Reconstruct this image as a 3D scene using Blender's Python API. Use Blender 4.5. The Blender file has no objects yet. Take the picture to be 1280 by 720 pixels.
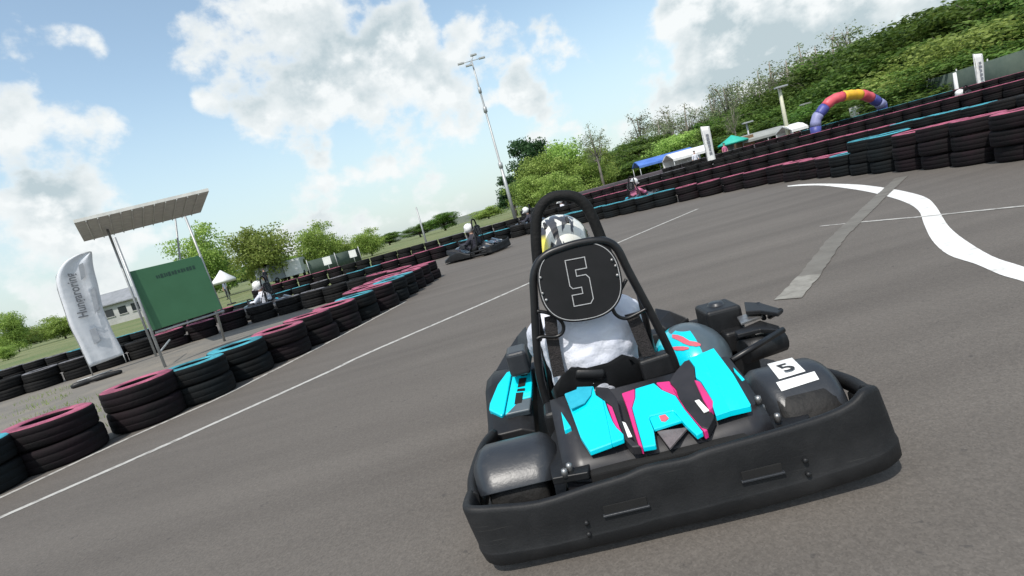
import bpy, bmesh, math, random
from mathutils import Vector, Matrix, noise
rnd = random.Random(7)
R = math.radians
S = bpy.context.scene
COL = S.collection

# ------------------------------------------------------------------ camera model (survey helper)
F = 680.0; RHO = R(15.2); PITCH = R(8.0); H = 1.12
def ray(x, y):
    dx, dy = x-640, y-360
    r = dx*math.cos(RHO)-dy*math.sin(RHO); d = dx*math.sin(RHO)+dy*math.cos(RHO)
    X = r/F; D = d/F
    return Vector((X, math.cos(PITCH)-D*math.sin(PITCH), -(math.sin(PITCH)+D*math.cos(PITCH))))
def gnd(x, y, z=0.0):
    v = ray(x, y); t = (z-H)/v.z
    return Vector((v.x*t, v.y*t, z))
def at(x, y, Y):
    v = ray(x, y); t = Y/v.y
    return Vector((v.x*t, Y, H+v.z*t))
KO = (0.33, 1.56); KYAW = R(-3.5)
def tok(p):
    c, s = math.cos(-KYAW), math.sin(-KYAW); dx, dy = p[0]-KO[0], p[1]-KO[1]
    return Vector((dx*c-dy*s, dx*s+dy*c, p[2]))
def kp(x, y, z0, sl=0.0, y0=0.0):        # survey a point of the kart on the plane z = z0 + sl*(ylocal-y0)
    o = tok((0, 0, H)); v = ray(x, y); e = tok((v.x, v.y, H+v.z)); d = e-o
    t = (z0+sl*(o.y-y0)-o.z)/(d.z-sl*d.y)
    return o+d*t
def ky(x, y, yl):
    o = tok((0, 0, H)); v = ray(x, y); e = tok((v.x, v.y, H+v.z)); d = e-o
    return o+d*((yl-o.y)/d.y)

# ------------------------------------------------------------------ materials
def nt(m):
    m.use_nodes = True
    return m.node_tree.nodes, m.node_tree.links
def mat(name, col, rough=0.5, col2=None, scale=8.0, bump=0.0, bscale=40.0, metal=0.0, spec=0.5, coat=0.0, lo=0.35, hi=0.65, trans=0.0, bdist=0.01):
    m = bpy.data.materials.new(name); N, L = nt(m)
    b = N['Principled BSDF']
    b.inputs['Base Color'].default_value = (*col, 1); b.inputs['Roughness'].default_value = rough
    b.inputs['Metallic'].default_value = metal; b.inputs['Specular IOR Level'].default_value = spec
    b.inputs['Coat Weight'].default_value = coat
    tc = N.new('ShaderNodeTexCoord')
    if col2 is not None:
        n = N.new('ShaderNodeTexNoise'); n.inputs['Scale'].default_value = scale; n.inputs['Detail'].default_value = 6
        n.inputs['Roughness'].default_value = 0.62
        mr = N.new('ShaderNodeMapRange'); mr.inputs[1].default_value = lo; mr.inputs[2].default_value = hi
        mx = N.new('ShaderNodeMix'); mx.data_type = 'RGBA'
        mx.inputs[6].default_value = (*col, 1); mx.inputs[7].default_value = (*col2, 1)
        L.new(tc.outputs['Object'], n.inputs['Vector']); L.new(n.outputs['Fac'], mr.inputs[0])
        L.new(mr.outputs[0], mx.inputs[0]); L.new(mx.outputs[2], b.inputs['Base Color'])
        rr = N.new('ShaderNodeMapRange'); rr.inputs[3].default_value = rough-0.06; rr.inputs[4].default_value = min(1, rough+0.14)
        L.new(n.outputs['Fac'], rr.inputs[0]); L.new(rr.outputs[0], b.inputs['Roughness'])
    if bump:
        n2 = N.new('ShaderNodeTexNoise'); n2.inputs['Scale'].default_value = bscale; n2.inputs['Detail'].default_value = 4
        bp = N.new('ShaderNodeBump'); bp.inputs['Strength'].default_value = bump; bp.inputs['Distance'].default_value = bdist
        L.new(tc.outputs['Object'], n2.inputs['Vector']); L.new(n2.outputs['Fac'], bp.inputs['Height'])
        L.new(bp.outputs['Normal'], b.inputs['Normal'])
    return m

def leaf_mat(name, c1, c2, c3):
    m = bpy.data.materials.new(name); N, L = nt(m)
    b = N['Principled BSDF']; b.inputs['Roughness'].default_value = 0.55; b.inputs['Specular IOR Level'].default_value = 0.25
    g = N.new('ShaderNodeNewGeometry'); tc = N.new('ShaderNodeTexCoord')
    cr = N.new('ShaderNodeValToRGB')
    cr.color_ramp.elements[0].color = (*c1, 1); cr.color_ramp.elements[1].color = (*c3, 1)
    e = cr.color_ramp.elements.new(0.5); e.color = (*c2, 1)
    n = N.new('ShaderNodeTexNoise'); n.inputs['Scale'].default_value = 0.55; n.inputs['Detail'].default_value = 3
    ad = N.new('ShaderNodeMath'); ad.operation = 'MULTIPLY_ADD'; ad.inputs[1].default_value = 0.45
    sb = N.new('ShaderNodeMath'); sb.operation = 'MULTIPLY_ADD'; sb.inputs[1].default_value = 1.3; sb.inputs[2].default_value = -0.37
    L.new(tc.outputs['Object'], n.inputs['Vector']); L.new(n.outputs['Fac'], sb.inputs[0])
    L.new(g.outputs['Random Per Island'], ad.inputs[0]); L.new(sb.outputs[0], ad.inputs[2]); L.new(ad.outputs[0], cr.inputs[0])
    oi = N.new('ShaderNodeObjectInfo'); hs = N.new('ShaderNodeHueSaturation')
    mr = N.new('ShaderNodeMapRange'); mr.inputs[3].default_value = 0.75; mr.inputs[4].default_value = 1.4
    mh = N.new('ShaderNodeMapRange'); mh.inputs[3].default_value = 0.485; mh.inputs[4].default_value = 0.515
    L.new(oi.outputs['Random'], mr.inputs[0]); L.new(oi.outputs['Random'], mh.inputs[0])
    L.new(mr.outputs[0], hs.inputs['Value']); L.new(mh.outputs[0], hs.inputs['Hue']); L.new(cr.outputs[0], hs.inputs['Color'])
    L.new(hs.outputs[0], b.inputs['Base Color'])
    t = N.new('ShaderNodeBsdfTranslucent'); L.new(hs.outputs[0], t.inputs['Color'])
    ms = N.new('ShaderNodeMixShader'); ms.inputs[0].default_value = 0.42
    L.new(b.outputs[0], ms.inputs[1]); L.new(t.outputs[0], ms.inputs[2]); L.new(ms.outputs[0], N['Material Output'].inputs['Surface'])
    return m

def asphalt_mat(name, base, dark, light):
    m = bpy.data.materials.new(name); N, L = nt(m); b = N['Principled BSDF']
    b.inputs['Roughness'].default_value = 0.85; b.inputs['Specular IOR Level'].default_value = 0.3
    tc = N.new('ShaderNodeTexCoord')
    big = N.new('ShaderNodeTexNoise'); big.inputs['Scale'].default_value = 0.42; big.inputs['Detail'].default_value = 7; big.inputs['Roughness'].default_value = 0.6
    # long tyre-rubbed streaks that follow the racing line
    mp = N.new('ShaderNodeMapping'); mp.inputs['Rotation'].default_value = (0, 0, R(-47)); mp.inputs['Scale'].default_value = (0.12, 2.6, 1)
    st = N.new('ShaderNodeTexNoise'); st.inputs['Scale'].default_value = 1.0; st.inputs['Detail'].default_value = 5
    fine = N.new('ShaderNodeTexNoise'); fine.inputs['Scale'].default_value = 55; fine.inputs['Detail'].default_value = 4; fine.inputs['Roughness'].default_value = 0.7
    spk = N.new('ShaderNodeTexVoronoi'); spk.inputs['Scale'].default_value = 160
    for n in (big, fine, spk): L.new(tc.outputs['Object'], n.inputs['Vector'])
    L.new(tc.outputs['Object'], mp.inputs[0]); L.new(mp.outputs[0], st.inputs['Vector'])
    m1 = N.new('ShaderNodeMix'); m1.data_type = 'RGBA'; m1.inputs[6].default_value = (*dark, 1); m1.inputs[7].default_value = (*light, 1)
    a = N.new('ShaderNodeMath'); a.operation = 'MULTIPLY_ADD'; a.inputs[1].default_value = 0.6
    a2 = N.new('ShaderNodeMath'); a2.operation = 'MULTIPLY_ADD'; a2.inputs[1].default_value = 0.9; a2.inputs[2].default_value = -0.28
    L.new(st.outputs['Fac'], a2.inputs[0]); L.new(big.outputs['Fac'], a.inputs[0]); L.new(a2.outputs[0], a.inputs[2]); L.new(a.outputs[0], m1.inputs[0])
    m2 = N.new('ShaderNodeMix'); m2.data_type = 'RGBA'; m2.blend_type = 'OVERLAY'; m2.inputs[0].default_value = 0.30
    cr = N.new('ShaderNodeMapRange'); cr.inputs[1].default_value = 0.3; cr.inputs[2].default_value = 0.7; cr.inputs[3].default_value = 0.3; cr.inputs[4].default_value = 0.7
    L.new(fine.outputs['Fac'], cr.inputs[0]); L.new(m1.outputs[2], m2.inputs[6]); L.new(cr.outputs[0], m2.inputs[7])
    m3 = N.new('ShaderNodeMix'); m3.data_type = 'RGBA'; m3.blend_type = 'OVERLAY'; m3.inputs[0].default_value = 0.18
    L.new(m2.outputs[2], m3.inputs[6]); L.new(spk.outputs['Color'], m3.inputs[7])
    bw = N.new('ShaderNodeRGBToBW'); L.new(spk.outputs['Color'], bw.inputs[0]); L.new(bw.outputs[0], m3.inputs[7])
    # scattered dark specks of rubber and grit
    v2 = N.new('ShaderNodeTexVoronoi'); v2.inputs['Scale'].default_value = 9; v2.inputs['Randomness'].default_value = 1.0
    dn_ = N.new('ShaderNodeTexNoise'); dn_.inputs['Scale'].default_value = 30; ds_ = N.new('ShaderNodeVectorMath'); ds_.operation = 'MULTIPLY_ADD'; ds_.inputs[1].default_value = (.10, .10, .10)
    L.new(tc.outputs['Object'], dn_.inputs['Vector']); L.new(dn_.outputs['Color'], ds_.inputs[0]); L.new(tc.outputs['Object'], ds_.inputs[2]); L.new(ds_.outputs[0], v2.inputs['Vector'])
    sm_ = N.new('ShaderNodeMapRange'); sm_.inputs[1].default_value = 0.07; sm_.inputs[2].default_value = 0.16; sm_.inputs[3].default_value = 0.55; sm_.inputs[4].default_value = 0.0; L.new(v2.outputs['Distance'], sm_.inputs[0])
    wv_ = N.new('ShaderNodeSeparateColor'); L.new(v2.outputs['Color'], wv_.inputs[0]); gt_ = N.new('ShaderNodeMath'); gt_.operation = 'GREATER_THAN'; gt_.inputs[1].default_value = 0.72; L.new(wv_.outputs[0], gt_.inputs[0])
    ml_ = N.new('ShaderNodeMath'); ml_.operation = 'MULTIPLY'; L.new(sm_.outputs[0], ml_.inputs[0]); L.new(gt_.outputs[0], ml_.inputs[1])
    m4 = N.new('ShaderNodeMix'); m4.data_type = 'RGBA'; m4.inputs[7].default_value = (.05, .047, .045, 1); L.new(ml_.outputs[0], m4.inputs[0]); L.new(m3.outputs[2], m4.inputs[6])
    L.new(m4.outputs[2], b.inputs['Base Color'])
    bp = N.new('ShaderNodeBump'); bp.inputs['Strength'].default_value = 0.5; bp.inputs['Distance'].default_value = 0.004
    L.new(fine.outputs['Fac'], bp.inputs['Height']); L.new(bp.outputs[0], b.inputs['Normal'])
    return m

def worn_paint(name, paint, under, keep, scale=14.0):      # paint rubbed off in patches
    m = mat(name, paint, 0.75, under, scale, 0.3, 60)
    for n in m.node_tree.nodes:
        if n.type == 'MAP_RANGE' and abs(n.inputs[1].default_value-0.35) < 1e-4:
            n.inputs[1].default_value = keep-0.1; n.inputs[2].default_value = keep+0.12
    return m

M = {}
ASP_D, ASP_L = (0.076, 0.067, 0.059), (0.148, 0.133, 0.117)
M['asphalt'] = asphalt_mat('asphalt', None, ASP_D, ASP_L)
M['dust'] = mat('dusty_ground', (0.19, 0.17, 0.14), 0.95, (0.13, 0.122, 0.108), 1.2, 0.5, 30)
M['grass'] = mat('grass', (0.085, 0.125, 0.035), 0.95, (0.17, 0.175, 0.075), 0.12, 0.8, 6, bdist=0.1)
M['hill'] = mat('hill', (0.075, 0.095, 0.075), 0.95, (0.12, 0.135, 0.10), 0.03, 0.8, 0.2, bdist=3)  # greyed green: distance haze is put into the hill colour
M['line'] = worn_paint('line_paint', (0.42, 0.41, 0.38), (0.17, 0.16, 0.145), 0.57)
M['line_thick'] = worn_paint('fresh_paint', (0.70, 0.70, 0.68), (0.42, 0.41, 0.38), 0.60, 9)
M['line_faded'] = worn_paint('faded_paint', (0.25, 0.24, 0.21), (0.15, 0.139, 0.12), 0.54, 7)
M['line_vfaded'] = worn_paint('very_faded_paint', (0.150, 0.140, 0.121), (0.116, 0.107, 0.092), 0.52, 4)
M['plastic'] = mat('black_plastic', (0.009, 0.0095, 0.0105), 0.45, (0.016, 0.0165, 0.018), 9, 0.10, 90, lo=0.4, hi=0.75, spec=0.35)
M['plastic_scuff'] = mat('scuffed_black_plastic', (0.0075, 0.008, 0.009), 0.58, (0.026, 0.026, 0.027), 4, 0.10, 120, lo=0.46, hi=0.9, spec=0.35)
M['fender'] = mat('grey_black_plastic', (0.020, 0.023, 0.028), 0.34, (0.03, 0.033, 0.038), 7, 0.08, 90, spec=0.45)
M['frame'] = mat('black_tube', (0.006, 0.006, 0.0065), 0.32, (0.011, 0.011, 0.012), 14, spec=0.4)
def scratch(k, col, thr, sc=(2.0, 2.0, 55.0), amt=.7):
    N, L = nt(M[k]); b = N['Principled BSDF']; src = b.inputs['Base Color'].links[0].from_socket
    tc = N.new('ShaderNodeTexCoord'); mp = N.new('ShaderNodeMapping'); mp.inputs['Scale'].default_value = sc; mp.inputs['Rotation'].default_value = (0, R(4), 0)
    n = N.new('ShaderNodeTexNoise'); n.inputs['Scale'].default_value = 3.0; n.inputs['Detail'].default_value = 5; n.inputs['Roughness'].default_value = 0.7
    n3 = N.new('ShaderNodeTexNoise'); n3.inputs['Scale'].default_value = 4.5; n3.inputs['Detail'].default_value = 3
    L.new(tc.outputs['Object'], mp.inputs[0]); L.new(mp.outputs[0], n.inputs['Vector']); L.new(tc.outputs['Object'], n3.inputs['Vector'])
    r = N.new('ShaderNodeMapRange'); r.inputs[1].default_value = thr; r.inputs[2].default_value = thr+.12; r.inputs[4].default_value = amt
    r3 = N.new('ShaderNodeMapRange'); r3.inputs[1].default_value = .42; r3.inputs[2].default_value = .62
    L.new(n.outputs['Fac'], r.inputs[0]); L.new(n3.outputs['Fac'], r3.inputs[0])
    m_ = N.new('ShaderNodeMath'); m_.operation = 'MULTIPLY'; L.new(r.outputs[0], m_.inputs[0]); L.new(r3.outputs[0], m_.inputs[1])
    x = N.new('ShaderNodeMix'); x.data_type = 'RGBA'; x.inputs[7].default_value = (*col, 1); L.new(m_.outputs[0], x.inputs[0]); L.new(src, x.inputs[6]); L.new(x.outputs[2], b.inputs['Base Color'])
scratch('plastic_scuff', (0.065, 0.062, 0.058), .60, (1.6, 1.6, 70.0), .6)
M['pad'] = mat('black_foam', (0.006, 0.006, 0.006), 0.7, (0.010, 0.010, 0.010), 25, 0.3, 90, spec=0.25)
M['cyan'] = mat('cyan_shell', (0.0, 0.60, 0.72), 0.22, (0.0, 0.53, 0.66), 5, coat=0.5)
M['steel_blue'] = mat('steel_blue_shell', (0.045, 0.07, 0.10), 0.3, (0.03, 0.05, 0.075), 5, coat=0.4)
M['cyan_dark'] = mat('deeper_cyan_shell', (0.01, 0.29, 0.40), 0.4, (0.02, 0.38, 0.5), 14)
M['pink'] = mat('pink_shell', (0.66, 0.03, 0.20), 0.25, (0.5, 0.03, 0.15), 10, coat=0.4)
M['salmon'] = mat('salmon_decal', (0.62, 0.10, 0.14), 0.3, (0.5, 0.12, 0.15), 30)
M['dark_shell'] = mat('charcoal_shell', (0.016, 0.016, 0.018), 0.32, (0.026, 0.025, 0.028), 8, spec=0.4)
M['grey_dome'] = mat('grey_dome_plastic', (0.06, 0.085, 0.10), 0.3, (0.09, 0.11, 0.125), 6)
M['metal'] = mat('dull_metal', (0.35, 0.35, 0.35), 0.35, (0.22, 0.21, 0.2), 20, metal=0.8)
M['brown_metal'] = mat('heat_stained_plate', (0.20, 0.17, 0.17), 0.45, (0.13, 0.11, 0.11), 30, metal=0.3)
M['tyre'] = mat('kart_rubber', (0.008, 0.008, 0.008), 0.6, (0.02, 0.019, 0.018), 16, 0.3, 60, spec=0.3)
scratch('fender', (0.07, 0.068, 0.064), .60, (6, 6, 30), .5); scratch('cyan', (0.03, 0.22, 0.26), .60, (14, 5, 14), .55); scratch('pink', (0.12, 0.02, 0.05), .60, (14, 5, 14), .6); scratch('dark_shell', (0.07, 0.068, 0.066), .62, (14, 5, 14), .5)
M['white'] = mat('white_sticker', (0.78, 0.78, 0.76), 0.5, (0.68, 0.68, 0.66), 30)
M['white_line'] = mat('white_print', (0.36, 0.36, 0.36), 0.6, (0.27, 0.27, 0.27), 60)
M['ink'] = mat('black_ink', (0.012, 0.012, 0.014), 0.5, (0.02, 0.02, 0.02), 30)
M['slot'] = mat('slot_dark', (0.004, 0.004, 0.004), 0.9, (0.008, 0.008, 0.008), 20)
M['disc'] = mat('number_disc', (0.005, 0.005, 0.0055), 0.55, (0.008, 0.008, 0.009), 12, spec=0.25)
M['webbing'] = mat('harness_webbing', (0.014, 0.012, 0.012), 0.8, (0.028, 0.024, 0.024), 60, 0.6, 160)
M['jacket'] = mat('white_jacket', (0.68, 0.69, 0.74), 0.7, (0.56, 0.58, 0.66), 7, 0.8, 14, bdist=0.02)
M['suit'] = mat('dark_trousers', (0.02, 0.02, 0.03), 0.8, (0.03, 0.03, 0.045), 12, 0.5, 30)
M['suit_pink'] = mat('pink_suit', (0.55, 0.18, 0.28), 0.75, (0.4, 0.1, 0.2), 12, 0.5, 30)
M['suit_grey'] = mat('blue_grey_shirt', (0.22, 0.25, 0.34), 0.8, (0.15, 0.17, 0.24), 12, 0.5, 30)
M['skin'] = mat('skin', (0.50, 0.30, 0.22), 0.55, (0.45, 0.26, 0.19), 20)
M['hair'] = mat('dark_hair', (0.02, 0.015, 0.012), 0.6, (0.04, 0.03, 0.02), 40)
M['visor'] = mat('visor', (0.01, 0.01, 0.012), 0.08, (0.02, 0.02, 0.02), 4)
M['galv'] = mat('galvanised_steel', (0.42, 0.43, 0.43), 0.45, (0.32, 0.33, 0.33), 12, metal=0.4)
M['pole_yellow'] = mat('pale_painted_pole', (0.55, 0.55, 0.40), 0.5, (0.45, 0.45, 0.35), 6)
M['board_green'] = mat('green_board', (0.036, 0.125, 0.055), 0.55, (0.042, 0.14, 0.065), 3)
M['board_ink'] = mat('dark_green_print', (0.012, 0.045, 0.03), 0.6, (0.016, 0.055, 0.035), 30)
M['roof_sheet'] = mat('pale_roof_sheet', (0.62, 0.62, 0.58), 0.5, (0.48, 0.48, 0.45), 6)
M['flag'] = mat('white_flag_cloth', (0.72, 0.74, 0.78), 0.7, (0.62, 0.65, 0.70), 2, 0.3, 5, bdist=0.03, trans=0.2)
M['flag_ink'] = mat('grey_flag_print', (0.17, 0.18, 0.20), 0.8, (0.16, 0.17, 0.19), 20)
M['flag_faint'] = mat('faint_flag_print', (0.40, 0.42, 0.46), 0.8, (0.5, 0.52, 0.55), 9)
M['bark'] = mat('bark', (0.085, 0.07, 0.055), 0.9, (0.14, 0.12, 0.10), 6, 0.6, 20)
M['bark_pale'] = mat('pale_bark', (0.17, 0.15, 0.12), 0.9, (0.25, 0.23, 0.2), 6, 0.6, 20)
M['leaf_yel'] = leaf_mat('leaf_yellow_green', (0.12, 0.19, 0.035), (0.26, 0.36, 0.08), (0.40, 0.50, 0.15))
M['leaf_mid'] = leaf_mat('leaf_mid_green', (0.036, 0.082, 0.015), (0.095, 0.17, 0.031), (0.20, 0.29, 0.068))
M['leaf_dark'] = leaf_mat('leaf_dark_green', (0.016, 0.042, 0.018), (0.036, 0.075, 0.026), (0.065, 0.11, 0.04))
M['leaf_grey'] = leaf_mat('leaf_grey_green', (0.11, 0.15, 0.07), (0.17, 0.205, 0.10), (0.24, 0.27, 0.15))
M['blue_canvas'] = mat('blue_canvas', (0.05, 0.13, 0.42), 0.6, (0.08, 0.18, 0.5), 1.5)
M['white_canvas'] = mat('white_canvas', (0.74, 0.74, 0.72), 0.6, (0.6, 0.6, 0.6), 1.5)
M['teal_canvas'] = mat('teal_canvas', (0.02, 0.34, 0.26), 0.6, (0.03, 0.42, 0.33), 3)
M['grey_canvas'] = mat('grey_canvas', (0.30, 0.31, 0.29), 0.7, (0.22, 0.23, 0.22), 0.8)
M['arch_red'] = mat('red_inflatable', (0.55, 0.06, 0.09), 0.45, (0.62, 0.10, 0.12), 2)
M['arch_yellow'] = mat('yellow_inflatable', (0.75, 0.45, 0.02), 0.45, (0.7, 0.36, 0.02), 2)
M['arch_blue'] = mat('blue_inflatable', (0.045, 0.05, 0.22), 0.45, (0.06, 0.07, 0.28), 2)
M['arch_white'] = mat('pale_blue_inflatable', (0.26, 0.27, 0.45), 0.45, (0.2, 0.21, 0.38), 2)
M['net'] = mat('dark_green_net', (0.05, 0.075, 0.06), 0.9, (0.075, 0.10, 0.08), 2)
M['barrier'] = mat('dark_barrier', (0.04, 0.036, 0.042), 0.7, (0.09, 0.07, 0.085), 0.8)
M['wall_white'] = mat('off_white_render', (0.44, 0.44, 0.43), 0.8, (0.36, 0.36, 0.35), 1)
M['roof_grey'] = mat('grey_roof', (0.24, 0.25, 0.27), 0.7, (0.18, 0.19, 0.2), 1)
M['glass'] = mat('dark_glass', (0.02, 0.025, 0.03), 0.08, (0.03, 0.035, 0.04), 2)
M['van_white'] = mat('white_car_paint', (0.72, 0.73, 0.75), 0.3, (0.66, 0.67, 0.69), 1, coat=0.5)
M['van_grey'] = mat('grey_car_paint', (0.30, 0.32, 0.35), 0.3, (0.26, 0.28, 0.31), 1, coat=0.5)
M['brown_box'] = mat('brown_board', (0.22, 0.13, 0.07), 0.8, (0.16, 0.1, 0.055), 3)
# barrier tyres: rubber plus worn, dusty painted sidewalls / overspray on the tread
M['b_rub'] = mat('dusty_tyre_rubber', (0.0055, 0.0055, 0.006), 0.8, (0.013, 0.0125, 0.012), 5, 0.4, 30, spec=0.2)
M['b_pink_t'] = mat('pink_stained_rubber', (0.0055, 0.005, 0.0055), 0.8, (0.017, 0.008, 0.0115), 3, 0.4, 30, lo=0.42, hi=0.8, spec=0.2)
M['b_cyan_t'] = mat('teal_stained_rubber', (0.0055, 0.0058, 0.006), 0.8, (0.0075, 0.012, 0.014), 3, 0.4, 30, lo=0.42, hi=0.8, spec=0.2)
M['b_pink'] = mat('pink_tyre_paint', (0.42, 0.10, 0.17), 0.7, (0.14, 0.03, 0.055), 5, 0.4, 40, lo=0.40, hi=0.66)
M['b_cyan'] = mat('cyan_tyre_paint', (0.05, 0.35, 0.43), 0.7, (0.015, 0.09, 0.115), 5, 0.4, 40, lo=0.40, hi=0.66)
M['b_pale'] = mat('faded_tyre_paint', (0.20, 0.195, 0.21), 0.75, (0.05, 0.05, 0.052), 9, 0.4, 40)

def helmet_mat():
    m = bpy.data.materials.new('patterned_helmet'); N, L = nt(m); b = N['Principled BSDF']
    b.inputs['Roughness'].default_value = 0.22; b.inputs['Coat Weight'].default_value = 0.6
    tc = N.new('ShaderNodeTexCoord')
    def mth(op, a, b_=None):
        n = N.new('ShaderNodeMath'); n.operation = op
        for k, v in enumerate((a, b_)):
            if v is None: continue
            if isinstance(v, (int, float)): n.inputs[k].default_value = v
            else: L.new(v, n.inputs[k])
        return n.outputs[0]
    nz = N.new('ShaderNodeTexNoise'); nz.inputs['Scale'].default_value = 16; nz.inputs['Detail'].default_value = 2; L.new(tc.outputs['Object'], nz.inputs['Vector'])
    sp = N.new('ShaderNodeSeparateXYZ'); L.new(tc.outputs['Object'], sp.inputs[0])
    mp = N.new('ShaderNodeMapping'); mp.inputs['Scale'].default_value = (34, 9, 9); L.new(tc.outputs['Object'], mp.inputs[0])
    nz.inputs['Scale'].default_value = 1.0; nz.inputs['Distortion'].default_value = 0.9; L.new(mp.outputs[0], nz.inputs['Vector'])
    cr = N.new('ShaderNodeValToRGB'); cr.color_ramp.elements[0].position = 0.49; cr.color_ramp.elements[1].position = 0.53
    cr.color_ramp.elements[0].color = (0.05, 0.05, 0.055, 1); cr.color_ramp.elements[1].color = (0.74, 0.73, 0.66, 1)
    L.new(nz.outputs['Fac'], cr.inputs[0])
    sx = N.new('ShaderNodeSeparateXYZ'); L.new(tc.outputs['Object'], sx.inputs[0])
    y1 = N.new('ShaderNodeMapRange'); y1.inputs[1].default_value = -0.045; y1.inputs[2].default_value = -0.065
    L.new(sx.outputs[0], y1.inputs[0])
    z1 = N.new('ShaderNodeMapRange'); z1.inputs[1].default_value = 0.085; z1.inputs[2].default_value = 0.06
    L.new(sx.outputs[2], z1.inputs[0])
    mu = N.new('ShaderNodeMath'); mu.operation = 'MULTIPLY'; L.new(y1.outputs[0], mu.inputs[0]); L.new(z1.outputs[0], mu.inputs[1])
    mx = N.new('ShaderNodeMix'); mx.data_type = 'RGBA'; mx.inputs[7].default_value = (0.80, 0.70, 0.10, 1)
    L.new(mu.outputs[0], mx.inputs[0]); L.new(cr.outputs[0], mx.inputs[6]); L.new(mx.outputs[2], b.inputs['Base Color'])
    return m
M['helmet'] = helmet_mat()
M['helmet_white'] = mat('white_helmet', (0.75, 0.75, 0.73), 0.25, (0.35, 0.35, 0.35), 7, coat=0.5, lo=0.55, hi=0.65)
M['helmet_dark'] = mat('dark_helmet', (0.04, 0.05, 0.08), 0.25, (0.1, 0.12, 0.16), 7, coat=0.5)

# ------------------------------------------------------------------ mesh builder
class MB:
    def __init__(s): s.v = []; s.f = []; s.mi = []; s.mats = []; s.flat = []
    def m(s, k):
        if k not in s.mats: s.mats.append(k)
        return s.mats.index(k)
    def face(s, idx, k, flat=False): s.f.append(tuple(idx)); s.mi.append(s.m(k)); s.flat.append(flat)
    def box(s, c, d, k, rot=None):
        b = len(s.v); c = Vector(c)
        for z in (-.5, .5):
            for y in (-.5, .5):
                for x in (-.5, .5):
                    p = Vector((x*d[0], y*d[1], z*d[2]))
                    if rot is not None: p = rot @ p
                    s.v.append(c+p)
        for q in ((0, 2, 3, 1), (4, 5, 7, 6), (0, 1, 5, 4), (2, 6, 7, 3), (0, 4, 6, 2), (1, 3, 7, 5)): s.face([b+i for i in q], k, True)
    def loft(s, secs, k, closed=True, cap=True, flat=False):      # list of rings of points
        b = len(s.v); n = len(secs[0])
        for r in secs: s.v.extend(Vector(p) for p in r)
        for i in range(len(secs)-1):
            for j in range(n if closed else n-1):
                j2 = (j+1) % n
                kk = k(i, j) if callable(k) else k
                s.face((b+i*n+j, b+i*n+j2, b+(i+1)*n+j2, b+(i+1)*n+j), kk, flat)
        if cap and closed:
            kk = k(0, 0) if callable(k) else k
            s.face([b+j for j in range(n)][::-1], kk, True); s.face([b+(len(secs)-1)*n+j for j in range(n)], kk, True)
    def tube(s, pts, r, k, n=10, cap=True):
        pts = [Vector(p) for p in pts]; rr = r if isinstance(r, (list, tuple)) else [r]*len(pts)
        secs = []; up = None
        for i, p in enumerate(pts):
            t = (pts[min(i+1, len(pts)-1)]-pts[max(i-1, 0)]).normalized()
            if up is None: up = Vector((0, 0, 1)) if abs(t.z) < .9 else Vector((1, 0, 0))
            a = t.cross(up)
            if a.length < 1e-4: a = t.cross(Vector((1, 0.1, 0)))
            a.normalize(); u = a.cross(t).normalized(); up = u
            secs.append([p+(a*math.cos(q)+u*math.sin(q))*rr[i] for q in [2*math.pi*j/n for j in range(n)]])
        s.loft(secs, k, True, cap)
    def lathe(s, prof, c, axis, k, n=24, cap=False):       # prof: (radius, offset along axis)
        ax = Vector(axis).normalized(); a = ax.orthogonal().normalized(); b_ = ax.cross(a); c = Vector(c)
        secs = [[c+ax*h+(a*math.cos(2*math.pi*j/n)+b_*math.sin(2*math.pi*j/n))*r for j in range(n)] for r, h in prof]
        s.loft(secs, k, True, cap)
    def prism(s, poly, off, k, kside=None):         # thick sheet: polygon + offset vector (downwards from the top face)
        b = len(s.v); off = Vector(off); n = len(poly)
        s.v.extend(Vector(p) for p in poly); s.v.extend(Vector(p)+off for p in poly)
        s.face(list(range(b, b+n)), k, True); s.face(list(range(b+2*n-1, b+n-1, -1)), kside or k, True)
        for i in range(n):
            j = (i+1) % n; s.face((b+i, b+n+i, b+n+j, b+j), kside or k, True)
    def ellipsoid(s, c, r, k, nu=20, nv=12, v0=-90, v1=90):
        secs = []
        for i in range(nv+1):
            th = R(v0+(v1-v0)*i/nv); cz, sz = max(math.cos(th), .002), math.sin(th)
            secs.append([Vector((c[0]+r[0]*cz*math.cos(2*math.pi*j/nu), c[1]+r[1]*cz*math.sin(2*math.pi*j/nu), c[2]+r[2]*sz)) for j in range(nu)])
        s.loft(secs, k, True, True)
    def build(s, name, parent=None, bevel=0.0, loc=None, fix=True):
        me = bpy.data.meshes.new(name); me.from_pydata([tuple(p) for p in s.v], [], s.f)
        for k in s.mats: me.materials.append(M[k])
        me.polygons.foreach_set('material_index', s.mi)
        me.polygons.foreach_set('use_smooth', [not x for x in s.flat]); me.update()
        if fix:
            bm = bmesh.new(); bm.from_mesh(me); bmesh.ops.recalc_face_normals(bm, faces=bm.faces); bm.to_mesh(me); bm.free()
        o = bpy.data.objects.new(name, me); COL.objects.link(o)
        if bevel:
            md = o.modifiers.new('b', 'BEVEL'); md.width = bevel; md.segments = 3; md.limit_method = 'ANGLE'; md.angle_limit = R(35)
            bake(o)
        if loc is not None: o.location = loc
        if parent is not None: o.parent = parent
        return o
def bake(o):
    bpy.context.view_layer.update()
    dg = bpy.context.evaluated_depsgraph_get(); me = bpy.data.meshes.new_from_object(o.evaluated_get(dg))
    old = o.data; o.modifiers.clear(); o.data = me; me.name = o.name
    if old.users == 0: bpy.data.meshes.remove(old)
def tag(o, label, cat, group=None, kind=None):
    if label: o['label'] = label
    if cat: o['category'] = cat
    if group: o['group'] = group
    if kind: o['kind'] = kind
    return o
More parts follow.
